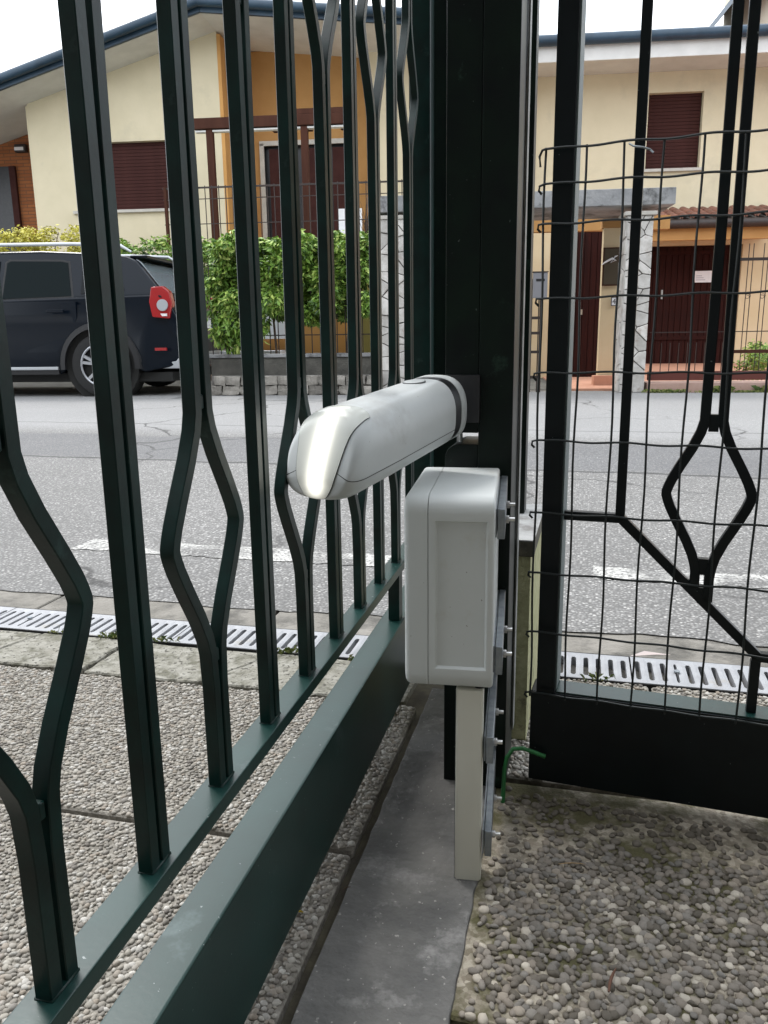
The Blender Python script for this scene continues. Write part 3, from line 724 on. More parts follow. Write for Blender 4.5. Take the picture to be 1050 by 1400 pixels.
# mesh wires
VU = [0, .049, .095, .140, .184, .230]+[.230+.0455*i for i in range(1, 16)]
HZ = [.898, .856, .810, .719, .623, .533, .435, .349, .260, .167]
for i, u in enumerate(VU):
    pts = []
    for k in range(25):
        z = .160+(.900-.160)*k/24; pts.append((u+.0011*math.sin(k*.8+i*2), -.008+.0008*math.sin(k*1.3+i), z))
    obj('vertical_wire', MB().tube(pts, .0016, 6), m_wire, fl, smooth=True)
for j, z in enumerate(HZ):
    pts = []; ph = random.uniform(0, .4)
    if j != 0: pts += [(-.004, -.006, z-.010), (-.0075, -.008, z-.006), (-.0065, -.010, z-.001)]
    else: pts += [(-.006, -.010, z-.020), (-.0075, -.010, z-.008), (-.004, -.011, z-.001)]
    n = 130
    for k in range(n+1):
        u = k/n*.915; 
        zz = z+.0011*math.sin(2*math.pi*(u/.0455)*.5+ph*6)*(1 if k > 4 else k/4)+.0012*math.sin(u*7+j*1.7)
        pts.append((u, -.0115+.001*math.sin(u*60), zz))
    obj('horizontal_wire', MB().tube(pts, .00155, 6), m_wire, fl, smooth=True)
tie = MB().tube([(.100, -.013, .896), (.105, -.016, .892), (.116, -.016, .890), (.124, -.010, .888), (.128, -.012, .884)], .0013, 6)
obj('wire_tie', tie, m_zinc, fl, smooth=True)

gw = obj('green_cable', MB().tube([(.170, 1.055, -.004), (.171, 1.058, .02), (.173, 1.066, .045), (.177, 1.07, .062), (.186, 1.072, .074), (.2, 1.07, .0765), (.214, 1.066, .073), (.232, 1.062, .067)], .0032, 10), m_gcable, smooth=True)
tag(gw, 'thin bright green cable curling from the ground past the pillar foot', 'cable')

# debris on the apron and paving
def twig(name, label, cat, m, p, L, r, ang, bend=.2):
    pts = [(p[0]+L*t*math.cos(ang)+bend*L*t*t*math.sin(ang), p[1]+L*t*math.sin(ang), .004+.002*math.sin(t*3)) for t in (0, .25, .5, .75, 1)]
    o = obj(name, MB().tube(pts, [r*.6, r, r, r*.8, r*.3], 6), m, smooth=True); tag(o, label, cat)
twig('twig', 'small reddish brown twig lying on the pebbles at the lower right', 'twig', mat('red_twig', (.13, .06, .035), .8), (.228, .70, 0), .033, .0017, 1.25)
twig('twig', 'tiny dark twig on the smooth kerb strip', 'twig', m_stem, (-.058, .86, 0), .011, .0009, .6)
twig('stick_fragment', 'tiny yellow sliver lying on the pebble slab left of the kerb', 'litter', mat('yellow_sliver', (.5, .36, .02), .7), (-.114, .822, 0), .011, .0013, .1)
twig('straw', 'thin pale straw resting across the dark pebbles', 'straw', mat('straw', (.4, .27, .13), .7), (.22, .905, 0), .035, .0006, -.05)

# grass tufts in the drain joint
def tuft(center, n, L, name, label, m=m_grass, spread=.02):
    c = Vector(center); vs = []; fs = []; tn = []
    for i in range(n):
        a = random.uniform(0, 6.28); r = random.uniform(0, spread); b = c+Vector((r*math.cos(a)*2.2, r*math.sin(a)*.6, 0))
        a2 = random.uniform(0, 6.28); h = L*random.uniform(.5, 1.1); d = Vector((math.cos(a2), math.sin(a2), 0)); w = Vector((-d.y, d.x, 0))*.0011*(L/.02)
        k = len(vs); vs += [b-w, b+w, b+d*h*.4+Vector((0, 0, h*.8)), b+d*h*1.0+Vector((0, 0, h*.75))]; fs += [(k, k+1, k+2, k+2), ]
        fs[-1] = (k, k+1, k+2); fs.append((k+1, k+3, k+2)); tn += [random.random()]*4
    me = fast_mesh(name, np.array([v[:] for v in vs]), np.array(fs), m, np.array(tn), False)
    o = link(name, me); tag(o, label, None, None, 'stuff'); return o
for (l, n) in ((-1.02, 70), (-.60, 60), (-.42, 60), (-1.15, 40), (-.9, 20), (.05, 25)):
    tuft(fr(NEAR, 1.524, l), n, .014, 'grass', 'short grass sprouting in the joint beside the drain')
for u in np.linspace(2.9, 6.0, 34):
    if random.random() < .8: tuft(FT(u+random.uniform(-.08, .08), 8.83+random.uniform(-.02, .04)), 70, random.choice([.03, .05, .09]), 'grass', 'grass growing along the far kerb', spread=.07)

# ================================================================== FAR SIDE: walls, columns, fences
border = thing('stone_border', 'low border of rough grey stone blocks beneath the hedge', 'stone wall', FT(-1.95, 8.78), FAR)
obj('core', MB().box(.03, 1.92, .04, .16, 0, .21), m_pointing, border)
def rough_block(w, h, d, jit=.012):
    bm = bmesh.new(); bmesh.ops.create_cube(bm, size=1); bmesh.ops.subdivide_edges(bm, edges=bm.edges[:], cuts=1, use_grid_fill=True)
    for v in bm.verts:
        v.co = Vector((v.co.x*w, v.co.y*d, v.co.z*h))
        v.co += Vector([random.uniform(-jit, jit) for _ in range(3)])
    me = bpy.data.meshes.new('stone'); bm.to_mesh(me); bm.free(); me.materials.append(m_stone2)
    return me
bv = [rough_block(.2, .095, .09) for _ in range(5)]
for r in range(2):
    x = 0.0+r*.07
    while x < 1.85:
        w = random.uniform(.12, .24); o = link('stone', random.choice(bv), border, (x+w/2, .03+random.uniform(-.01, .01), .055+r*.105)); o.scale = (w*.93/.2, 1, 1); x += w
hw_ = thing('garden_wall', 'dark mossy retaining wall under the iron railing and hedge', 'wall', FT(-1.98, 9.12), FAR)
obj('wall', MB().box(-.0, 2.0, 0, .2, 0, .40), m_wallk, hw_, bevel=.01)
obj('coping', MB().box(-.02, 2.0, -.02, .22, .4005, .44), m_cslab, hw_, bevel=.006)
rl = thing('iron_railing', 'thin dark iron railing on the mossy wall behind the hedge', 'railing', FT(-1.98, 9.2, .44), FAR)
obj('rail', MB().box(0, 2.0, -.008, .008, .20, .212), m_rail, rl); obj('rail', MB().box(0, 2.0, -.008, .008, .95, .962), m_rail, rl)
bmsh = MB().box(-.005, .005, -.005, .005, 0, 1.02).mesh('bar', m_rail)
for i in range(21): link('bar', bmsh, rl, (.02+i*.097, 0, 0))

def hedge(name, label, loc, cw, L, D, z0, z1, n, leaf_len, m, cat='hedge', droop=0, seed=1, group=None, light=.12):
    t = thing(name, label, cat, loc, cw, group); g = np.random.default_rng(seed)
    # clumpy surface samples
    nc = int(L*46*(z1-z0)/.7); cx = g.uniform(0, L, nc); cyy = g.uniform(-D*.5, D*.5, nc); cz = g.uniform(z0, z1, nc); cr_ = g.uniform(.08, .17, nc)
    k = g.integers(nc, size=n); d = g.normal(size=(n, 3)); d /= np.linalg.norm(d, axis=1)[:, None]; rr = cr_[k]*g.uniform(.55, 1.05, n)
    P = np.stack([cx[k], cyy[k], cz[k]], 1)+d*rr[:, None]*np.array([1, .9, .9])
    zt = z1+.05*np.sin(P[:, 0]*7+seed)+.03*np.sin(P[:, 0]*19); P[:, 2] = np.minimum(P[:, 2], zt+g.uniform(0, .08, n))
    az = g.uniform(0, 2*np.pi, n); el = g.uniform(-.9, .5, n)-droop
    dr_ = np.stack([np.cos(az)*np.cos(el), np.sin(az)*np.cos(el), np.sin(el)], 1); sd_ = np.cross(dr_, g.normal(size=(n, 3))); sd_ /= np.linalg.norm(sd_, axis=1)[:, None]
    ln = leaf_len*g.uniform(.6, 1.3, n)[:, None]; w = ln*.2
    nrm = np.cross(dr_, sd_)
    V = np.stack([P, P+dr_*ln*.45+sd_*w+nrm*w*.3, P+dr_*ln, P+dr_*ln*.45-sd_*w+nrm*w*.3], 1).reshape(-1, 3)
    F = np.array([[0, 1, 2], [0, 2, 3]])[None]+(np.arange(n)*4)[:, None, None]
    tone = np.repeat(np.clip(g.normal(.42, .24, n)+light+.12*np.sin(P[:, 0]*9+seed)*np.sin(P[:, 2]*11)+.10*(P[:, 2] > z1-.12), 0, 1), 4)  # topmost leaves toned lighter, painting the light on the hedge top
    o = link('foliage', fast_mesh('foliage', V, F.reshape(-1, 3), m, tone, False), t); o['kind'] = 'stuff'
    for i in range(int(L*3.5)):
        x = (i+.5)/3.5+g.uniform(-.08, .08); obj('stem', MB().tube([(x, 0, 0), (x+g.uniform(-.05, .05), .02, z0*.6), (x+g.uniform(-.1, .1), 0, (z0+z1)/2), (x+g.uniform(-.15, .15), 0, z1-.05)], [.018, .014, .01, .004], 6), m_stem, t)
    return t
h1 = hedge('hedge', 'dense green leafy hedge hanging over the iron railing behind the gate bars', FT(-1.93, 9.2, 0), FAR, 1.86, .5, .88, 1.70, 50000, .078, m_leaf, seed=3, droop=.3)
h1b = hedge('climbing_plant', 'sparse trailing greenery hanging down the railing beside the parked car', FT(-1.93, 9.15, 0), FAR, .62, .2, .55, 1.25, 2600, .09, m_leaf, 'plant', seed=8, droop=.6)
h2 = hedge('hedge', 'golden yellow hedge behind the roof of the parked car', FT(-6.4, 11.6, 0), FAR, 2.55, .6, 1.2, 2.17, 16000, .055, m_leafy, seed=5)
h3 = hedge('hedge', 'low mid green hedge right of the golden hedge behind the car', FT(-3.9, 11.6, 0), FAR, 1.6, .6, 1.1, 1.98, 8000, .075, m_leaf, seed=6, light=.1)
# ochre planter and pale things seen through the railing
op = obj('garden_shed_wall', MB().box(0, 1.35, 0, .1, 0, 1.0), m_orange, loc=FT(-1.75, 10.2), rz=-R(FAR)); op.name = 'garden_screen'; tag(op, 'ochre plastered garden screen seen low behind the hedge railing', 'wall')
yp = obj('garden_screen', MB().box(0, .45, 0, .1, 0, 1.6), mat('olive_yellow_plaster', (.36, .30, .09), .9), loc=FT(-.38, 9.9), rz=-R(FAR)); tag(yp, 'narrow olive yellow garden screen behind the right end of the hedge', 'wall')
wb = thing('garden_bench', 'white garden bench standing behind the hedge stems near the car', 'bench', FT(-2.0, 9.75), FAR)
obj('seat', MB().box(0, .75, 0, .35, .42, .46), m_platew, wb); obj('backrest', MB().box(0, .75, .33, .36, .6, .95), m_platew, wb)
for (x, y) in ((.02, .02), (.7, .02), (.02, .32), (.7, .32)): obj('leg', MB().box(x, x+.04, y, y+.03, 0, .42), m_platew, wb)

def clip(P, a, b, c):
    """keep the part of polygon P with a*x+b*y<=c"""
    Q = []
    for i in range(len(P)):
        p, q = P[i], P[(i+1) % len(P)]; dp, dq = a*p[0]+b*p[1]-c, a*q[0]+b*q[1]-c
        if dp <= 0: Q.append(p)
        if dp*dq < 0: t = dp/(dp-dq); Q.append((p[0]+(q[0]-p[0])*t, p[1]+(q[1]-p[1])*t))
    return Q
def crazy_face(parent, W, H, face, off, rs, sy=1):
    """irregular flat stones covering a W x H face: 'front' faces -y, 'side' faces -x"""
    random.seed(rs); S = []
    nz_ = max(2, round(H/.125)); nx_ = 2 if W > .2 else 1
    if face == 'side': nx_ = 2
    for i in range(nz_):
        for j in range(nx_): S.append(((j+.5+random.uniform(-.42, .42))*W/nx_, (i+.5+random.uniform(-.45, .45)+.3*(j % 2))*H/nz_))
    for k, (x, z) in enumerate(S):
        P = [(.001, .001), (W-.001, .001), (W-.001, H-.001), (.001, H-.001)]
        for m_, (x2, z2) in enumerate(S):
            if m_ != k and P:
                a, b = x2-x, (z2-z)*1.0; L = math.hypot(a, b); c = (a*(x+x2)+b*(z+z2))/2-.0045*L; P = clip(P, a, b, c)
        if len(P) < 3: continue
        Q = []
        for i in range(len(P)):
            p, q = P[i], P[(i+1) % len(P)]; Q.append(p)
            if math.dist(p, q) > .07: t = random.uniform(.35, .65); Q.append((p[0]+(q[0]-p[0])*t+random.uniform(-.003, .003), p[1]+(q[1]-p[1])*t+random.uniform(-.004, .004)))
        Q = [(min(max(p[0], .001), W-.001), min(max(p[1], .001), H-.001)) for p in Q]
        d = random.uniform(.006, .02); mb = MB()
        mb.prism(Q, 'y' if face == 'front' else 'x', off-d, off+.003)
        obj('stone', mb, m_stone, parent, bevel=.004, seg=1)
def column(u, t, w, d, H, label, rs, cap=True):
    c = thing('stone_column', label, 'column', FT(u, t), FAR, 'stone faced gate columns across the road')
    obj('core', MB().box(.004, w-.004, .004, d-.004, 0, H), m_pointing, c)
    crazy_face(c, w, H, 'front', .004, rs)
    # side faces seen obliquely
    random.seed(rs+50)
    crazy_face(c, d, H, 'side', .004, rs+1, -1)
    if cap: obj('cap', MB().box(-.03, w+.03, -.03, d+.03, H+.002, H+.04), m_sill, c, bevel=.004)
    return c
column(2.56, 8.92, .26, .35, 1.80, 'pale rubble stone column between the entry and the wide maroon door', 31)
column(0.0, 8.95, .27, .35, 1.83, 'pale crazy paved stone column at the right end of the hedge', 77)
bs = thing('concrete_canopy', 'weathered grey concrete slab lintel spanning the two stone columns', 'canopy', FT(-.15, 8.8, 1.845), FAR)
obj('slab', MB().box(0, 3.18, .18, 1.2, .065, .23), m_cslab, bs, bevel=.008)
obj('underside_beam', MB().box(.05, 3.1, .25, .35, -.08, .064), m_cslab, bs) if False else None
# entry behind
ent = thing('entry_porch', 'cream and orange entry porch with a dark door left of the stone column', 'porch', FT(1.35, 10.4), FAR)
obj('wall', MB().box(-.6, 2.0, 1.2, 1.35, 0, 2.05), m_yel2, ent)
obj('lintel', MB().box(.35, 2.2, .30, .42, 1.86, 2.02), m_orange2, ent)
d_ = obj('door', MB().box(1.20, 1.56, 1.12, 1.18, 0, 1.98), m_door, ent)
for k in range(4):
    obj('board', MB().box(1.21+k*.085, 1.288+k*.085, 1.100, 1.119, .03, 1.95), m_door, ent)
obj('handle', MB().box(1.27, 1.29, 1.07, 1.1, .86, .93), m_bolt, ent)
side = thing('entry_wall', 'narrow cream wall holding the notice case and the house number', 'wall', FT(2.66, 9.32), FAR)
obj('wall', MB().box(-.05, .42, .0, .12, 0, 1.62), m_yel2, side) if False else None
obj('wall', MB().box(-.13, .20, .62, .74, .0, 1.80), m_yel2, side)
obj('beam', MB().box(-.15, .22, .6, .76, 1.802, 1.88), m_orange2, side)
obj('step', MB().box(-.2, .22, .45, .61, 0, .13), m_terr, side)
nc_ = thing('notice_case', 'small dark notice case with a white curled ornament on the cream wall', 'notice case', FT(2.595, 9.88, 1.17), FAR)
obj('case', MB().box(0, .16, 0, .03, 0, .40), mat('dark_olive', (.06, .045, .025), .5), nc_, bevel=.006)
obj('frame', MB().box(-.012, .172, .006, .034, -.012, .412), m_wood, nc_)
obj('ornament', MB().tube([(-.03, -.01, .22), (.03, -.015, .26), (.09, -.015, .29), (.13, -.01, .27), (.07, -.015, .24), (.12, -.01, .31), (.15, -.01, .32)], [.004, .012, .014, .01, .012, .01, .003], 8), m_platew, nc_, smooth=True)
num = thing('house_number', 'small framed house number plate below the notice case', 'number plate', FT(2.70, 9.90, .93), FAR)
obj('plate', MB().box(0, .065, 0, .01, 0, .10), m_rail, num); obj('face', MB().box(.008, .057, -.003, -.0005, .008, .092), m_platew, num)
tx = bpy.data.curves.new('digit', 'FONT'); tx.body = '4'; tx.size = .085; tx.extrude = .001
to = bpy.data.objects.new('digit', tx); COL.objects.link(to); dg = bpy.context.evaluated_depsgraph_get(); tme = bpy.data.meshes.new_from_object(to.evaluated_get(dg)); bpy.data.objects.remove(to)
tme.materials.clear(); tme.materials.append(m_rail); o = link('digit', tme, num, (.012, -.0045, .022)); o.rotation_euler = (R(90), 0, 0)
# pedestrian gate, letter box
pg = thing('pedestrian_gate', 'dark iron pedestrian gate hung between the stone columns', 'gate', FT(1.05, 9.0), FAR)
for x in (0, .33, .66): obj('post', MB().box(x, x+.03, 0, .03, 0, 1.15), m_rail, pg)
for z in (.15, .42, .62, .78, 1.1): obj('rail', MB().box(0, .69, .005, .025, z, z+.03), m_rail, pg)
bmg = MB().box(-.006, .006, .01, .02, .0, 1.2).mesh('bar', m_rail)
for i in range(9): link('bar', bmg, pg, (.05+i*.075, 0, 0))
lb = thing('letterbox', 'grey metal letterbox with a slot on the pedestrian gate post', 'letterbox', FT(1.62, 8.93, 1.0), FAR)
obj('case', MB().box(0, .15, 0, .09, 0, .26), m_metalbox, lb, bevel=.006); obj('slot', MB().box(.03, .12, -.003, -.0005, .17, .195), m_blackp, lb); obj('lid', MB().box(-.006, .156, -.008, .095, .262, .27), m_rail, lb)
bg_ = thing('pedestrian_gate', 'brown arched wooden gate right of the crazy paved column', 'gate', FT(.29, 9.0), FAR)
obj('panel', MB().prism([(0, 0), (.5, 0), (.5, 1.2), (0, 1.2)], 'y', 0, .03), m_wood, bg_)
ar = MB().tube([(.02+.25-.25*math.cos(a), .015, 1.2+.3*math.sin(a)) for a in np.linspace(0, math.pi, 14)], .013, 6); obj('arch', ar, m_rail, bg_)
for k in range(6): obj('bar', MB().box(.05+k*.08, .06+k*.08, .01, .02, 1.2, 1.2+.3*math.sin(math.acos(max(-1, min(1, (.27-.055-k*.08)/.25))))), m_rail, bg_)
wp = obj('notice_board', MB().box(0, .28, 0, .02, 0, .17), m_platew, loc=FT(1.42, 9.6, 1.53), rz=-R(FAR), bevel=.002); tag(wp, 'plain white plate hanging under the concrete slab beside the pillar', 'plate')
# front rail with thin bars on the right
fr_ = thing('iron_railing', 'low thin barred railing in front of the terracotta terrace at the right', 'railing', FT(2.88, 9.02, .10), FAR)
obj('bottom_rail', MB().box(0, 3.2, -.02, .02, .02, .115), mat('maroon_steel', (.10, .025, .018), .5), fr_, bevel=.003)
obj('rail', MB().box(.78, 3.2, -.008, .008, 1.24, 1.27), m_rail, fr_); obj('rail', MB().box(0, 3.2, -.006, .006, .52, .53), m_rail, fr_); obj('rail', MB().box(.78, 3.2, -.012, .012, .30, .335), m_wood, fr_)
b1 = MB().box(-.0035, .0035, -.0035, .0035, 0, .30).mesh('bar', m_rail); b2 = MB().box(-.0035, .0035, -.0035, .0035, 0, 1.36).mesh('bar', m_rail)
for i in range(9): link('bar', b1, fr_, (.04+i*.09, 0, .115))
for i in range(16):
    link('bar', b2, fr_, (.80+i*.15, 0, .05)); link('bar', b2, fr_, (.845+i*.15, 0, .05))
sc_ = MB().tube([(.03*math.cos(a)*(1-a/14), 0, .03*math.sin(a)*(1-a/14)) for a in np.linspace(0, 9, 24)], .003, 5).mesh('scroll', m_rail)
for i in range(16): link('scroll', sc_, fr_, (.822+i*.15, 0, .88))
sb = hedge('garden_bush', 'small low green bush behind the thin barred railing', FT(4.35, 10.2, 0), FAR, .9, .4, .05, .42, 2500, .05, m_leaf, 'bush', seed=12, light=.15)

# ================================================================== HOUSES
LT = 14.5
lh = thing('house', 'cream and ochre house with a gabled roof on the left', 'house', FT(0, LT), FAR)
# front volume
zt = lambda u: 5.60+.285*(u+2.72) if u < -2.72 else 5.60-.10*(u+2.72)
def wallpoly(u0, u1, hole, m, y0, y1, name='wall', zf=zt, cut=0):
    mb = MB(); parts = []
    a, b, c, d = hole if hole else (None,)*4
    us = [u0, u1] if hole is None else [u0, a, b, u1]
    for i in range(len(us)-1):
        p, q = us[i], us[i+1]
        mids = [x for x in (-2.72,) if p < x < q]
        if hole and i == 1:
            mb.prism([(p, 0), (q, 0), (q, c), (p, c)], 'y', y0, y1); base = d
        else: base = 0
        mb.prism([(p, base), (q, base), (q, zf(q)-cut)]+[(x, zf(x)-cut) for x in mids[::-1]]+[(p, zf(p)-cut)], 'y', y0, y1)
    return obj(name, mb, m, lh)
wallpoly(-6.17, -2.72, (-5.42, -3.61, 2.83, 3.95), m_yel, 0, .25)
obj('side_wall', MB().box(-2.719, -2.66, .0, .9, 0, 5.56), m_orange, lh)
obj('side_wall', MB().box(-6.2, -6.171, .0, 1.4, 0, 4.58), m_yel, lh)
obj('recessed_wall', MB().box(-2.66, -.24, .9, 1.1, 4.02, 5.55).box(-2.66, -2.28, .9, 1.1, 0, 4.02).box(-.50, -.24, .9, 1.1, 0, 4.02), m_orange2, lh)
obj('recessed_wall', MB().box(-.24, 2.3, .55, 1.1, 0, 5.35), m_yel, lh)
obj('brick_wall', MB().prism([(-9.5, 0), (-6.2, 0), (-6.2, 4.60), (-9.5, 3.66)], 'y', 1.2, 1.4), m_brick, lh)
pd = obj('door', MB().box(-8.2, -7.27, 1.15, 1.198, 1.9, 3.85), m_blackp, lh); obj('door_frame', MB().box(-7.27, -7.15, 1.13, 1.198, 1.9, 3.85), m_shut, lh)
wl = thing('wall_lamp', 'small oval wall lamp on the orange brick wall at the far left', 'lamp', FT(-6.98, LT+1.08, 4.08), FAR)
obj('housing', MB().box(-.0, .24, 0, .11, 0, .15), m_rail, wl, bevel=.03, seg=3); obj('diffuser', MB().box(.02, .2, -.02, -.001, .03, .09), m_clear, wl, bevel=.008)
# doorway under the pergola
obj('door_surround', MB().box(-2.28, -2.2, .86, .9, 2.2, 4.02).box(-2.28, -.5, .86, .9, 3.98, 4.06), m_sill, lh)
obj('doorway', MB().box(-2.279, -.501, 1.0, 1.05, 1.8, 4.019), m_blackp, lh)
for (a, b) in ((-2.12, -1.93), (-1.45, -1.05), (-.95, -.62)): obj('curtain', MB().box(a, b, .93, .96, 1.86, 3.93), m_shut, lh)
obj('terrace', MB().box(-3.0, 2.3, -1.6, .54, 0, 1.85), m_yel, lh)
# window with slatted shutter
def window(parent, u0, u1, z0, z1, y, rec=.14):
    w = obj('window', MB().box(u0, u1, y+rec, y+rec+.03, z0, z1), m_blackp, parent)
    obj('sill', MB().box(u0-.06, u1+.06, y-.06, y+rec, z0-.05, z0-.002), m_sill, w)
    n = int((z1-z0)/.055); h = (z1-z0)/n
    sm = MB().box(u0+.01, u1-.01, 0, .018, .002, h-.001).mesh('slat', m_shut, bevel=.003, seg=1)
    for i in range(n): link('slat', sm, w, (0, y+rec-.022-.006*(i > n*.62), z0+i*h))
    return w
window(lh, -5.42, -3.61, 2.83, 3.95, 0)
# roof: two pitches, soffit, fascia gutter
def roofseg(u0, z0, u1, z1, name='roof'):
    obj(name, MB().prism([(u0, z0), (u1, z1), (u1, z1+.10), (u0, z0+.10)], 'y', -.80, 7), m_cslab, lh)
    obj('soffit', MB().prism([(u0, z0-.02), (u1, z1-.02), (u1, z1-.002), (u0, z0-.002)], 'y', -.78, 6.8), m_soffit, lh)
    obj('fascia', MB().prism([(u0, z0-.03), (u1, z1-.03), (u1, z1+.17), (u0, z0+.17)], 'y', -.86, -.802), m_gutterb, lh, bevel=.012)
    obj('gutter', MB().tube([(u0, -.93, z0+.10), (u1, -.93, z1+.10)], .072, 10), m_gutterb, lh, smooth=True)
roofseg(-10, 3.54, -2.72, 5.62)
roofseg(-2.72, 5.62, 2.45, 5.10)
obj('rear_wall', MB().box(-9.5, 2.3, 6.4, 6.6, 0, 3.8), m_yel, lh)
obj('chimney', MB().box(-4.4, -4.1, 3, 3.3, 4.4, 5.5), m_yel, lh) if False else None
# pergola and railing on the terrace
pe = thing('pergola', 'brown timber pergola over the raised terrace of the left house', 'pergola', FT(-3.0, 13.3, 2.3), FAR)
obj('beam', MB().box(.08, 2.6, -.08, .06, 1.50, 1.66), m_wood, pe, bevel=.01)
for i in range(5): obj('rafter', MB().box(.15+i*.55, .24+i*.55, .062, .45, 1.52, 1.62), m_wood, pe)
obj('beam', MB().box(1.6, 2.62, -.06, .04, 1.665, 1.74), m_wood, pe)
for x in (.27, 1.78): obj('post', MB().box(x, x+.11, -.055, .045, -.44, 1.498), m_wood, pe, bevel=.008)
obj('fabric', MB().box(.1, 2.6, -.05, .06, 1.46, 1.485), m_soffit, pe)
tr_ = thing('iron_railing', 'dark iron railing along the edge of the raised terrace', 'railing', FT(-3.42, 12.95, 2.3), FAR)
obj('rail', MB().box(0, 4.4, -.012, .012, .58, .605), m_rail, tr_); obj('rail', MB().box(0, 4.4, -.008, .008, .42, .432), m_rail, tr_); obj('rail', MB().box(0, 4.4, -.008, .008, .05, .062), m_rail, tr_)
bt_ = MB().box(-.006, .006, -.006, .006, -.42, .62).mesh('bar', m_rail)
for i in range(40): link('bar', bt_, tr_, (.02+i*.11, 0, 0))
obj('corner_post', MB().box(.02, .06, -.03, .03, -.3, .62), m_wood, tr_)
pots = thing('plant_pot', 'terracotta pot with a bare dry plant on the terrace edge', 'plant pot', FT(-.22, 13.2, 1.86), FAR)
obj('pot', MB().cyl((0, 0, 0), (0, 0, 1), .09, .22, 16, .13), m_tile, pots, smooth=True)
for k in range(26):
    a = random.uniform(0, 6.28); r = random.uniform(.05, .2); h = random.uniform(.3, .65)
    obj('twig', MB().tube([(0, 0, .2), (r*.4*math.cos(a), r*.4*math.sin(a), .2+h*.5), (r*math.cos(a+.6), r*math.sin(a+.6), .2+h)], [.006, .004, .002], 4), m_stem, pots)
# terrace chair silhouettes
ch = thing('garden_chair', 'white garden chair on the raised terrace under the pergola', 'chair', FT(-.75, 13.9, 1.86), FAR)
obj('seat', MB().box(0, .4, 0, .4, .4, .43), m_platew, ch); obj('backrest', MB().box(0, .4, .37, .4, .45, .85), m_platew, ch)
for (x, y) in ((0, 0), (.37, 0), (0, .37), (.37, .37)): obj('leg', MB().box(x, x+.03, y, y+.03, 0, .4), m_platew, ch)

RT_ = 15.5
rh = thing('house', 'pale cream two storey house with a level eave on the right', 'house', FT(0, RT_), FAR)
def wallhole(parent, m, u0, u1, z0, z1, hu0, hu1, hz0, hz1, y0, y1):
    mb = MB().box(u0, hu0, y0, y1, z0, z1).box(hu1, u1, y0, y1, z0, z1).box(hu0, hu1, y0, y1, z0, hz0).box(hu0, hu1, y0, y1, hz1, z1); return obj('wall', mb, m, parent)
wallhole(rh, m_yel, 2.3, 12, 2.5, 4.95, 4.70, 5.62, 3.39, 4.62, 0, .3)
obj('wall', MB().box(2.3, 4.86, 0.001, .3, 0, 2.499).box(6.47, 12, 0.001, .3, 0, 2.499).box(4.86, 6.47, 0.001, .3, 2.1, 2.499), m_yel2, rh)
obj('side_wall', MB().box(2.3, 2.6, .301, 8, 0, 4.95), m_yel, rh)
window(rh, 4.70, 5.62, 3.39, 4.62, 0)
gd = obj('garage_door', MB().box(4.86, 6.47, .12, .16, 0, 2.1), m_door, rh)
db = MB().box(.006, .102, -.012, 0, .02, 2.07).mesh('board', m_door, bevel=.003, seg=1)
for i in range(15): link('board', db, gd, (4.86+i*.107, .119, 0))
for z in (.45, 1.95): obj('cross_rail', MB().box(4.88, 6.45, .085, .105, z, z+.07), m_door, gd)
obj('handle', MB().box(5.12, 5.15, .06, .085, 1.18, 1.34), m_bolt, gd)
nt_ = thing('notice', 'white paper notice fixed to the maroon garage door', 'notice', FT(5.69, RT_+.075, 1.46), FAR)
obj('sheet', MB().box(0, .38, 0, .006, 0, .20), m_paper, nt_)
for k in range(3): obj('print_line', MB().box(.04, .20-.03*k, -.002, -.0003, .04+k*.035, .05+k*.035), m_print, nt_)
obj('roof', MB().prism([(-.95, 5.22), (8, 6.6), (8, 6.7), (-.95, 5.30)], 'x', 2.2, 12.5), m_tile, rh)
obj('soffit', MB().box(2.2, 12.5, -.9, .0, 4.951, 4.975), m_soffit, rh)
obj('fascia', MB().box(2.2, 12.5, -.95, -.901, 4.90, 5.15), m_soffit, rh, bevel=.01)
obj('gutter', MB().tube([(2.15, -1.02, 5.20), (12.5, -1.02, 5.20)], .085, 10), m_gutterb, rh, smooth=True)
obj('balcony', MB().box(2.0, 4.9, -1.5, -.001, 2.55, 2.64), m_cslab, rh) if False else None
# tiled canopy above the garage door
cn = thing('tiled_canopy', 'small canopy of terracotta tiles with an ochre beam over the garage door', 'canopy', FT(4.45, RT_, 2.36), FAR)
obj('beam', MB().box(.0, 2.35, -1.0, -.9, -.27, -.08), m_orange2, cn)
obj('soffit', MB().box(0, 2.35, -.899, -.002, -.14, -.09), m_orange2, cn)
obj('gutter', MB().tube([(-.05, -1.08, -.02), (2.5, -1.08, -.02)], .075, 10), m_rail, cn, smooth=True)
obj('bed', MB().prism([(-1.02, .02), (-.002, .28), (-.002, .32), (-1.02, .06)], 'x', 0, 2.4), m_pointing, cn)
def roof_tile():
    vs = []; fs = []; n = 8
    for j in range(2):
        for i in range(n+1):
            a = math.pi*i/n; r = .075-.012*j; vs.append((r*math.cos(a), j*.3, r*math.sin(a)*.8+j*.082)); 
    for j in range(2):
        for i in range(n+1):
            a = math.pi*i/n; r = .061-.012*j; vs.append((r*math.cos(a), j*.3, r*math.sin(a)*.8+j*.082))
    for i in range(n):
        fs += [(i, i+1, n+2+i, n+1+i), (2*n+2+i, 3*n+3+i, 3*n+4+i, 2*n+3+i), (i, 2*n+2+i, 2*n+3+i, i+1), (n+1+i, n+2+i, 3*n+4+i, 3*n+3+i)]
    return MB().add(vs, fs)
tm = roof_tile().mesh('roof_tile', m_tile, smooth=True)
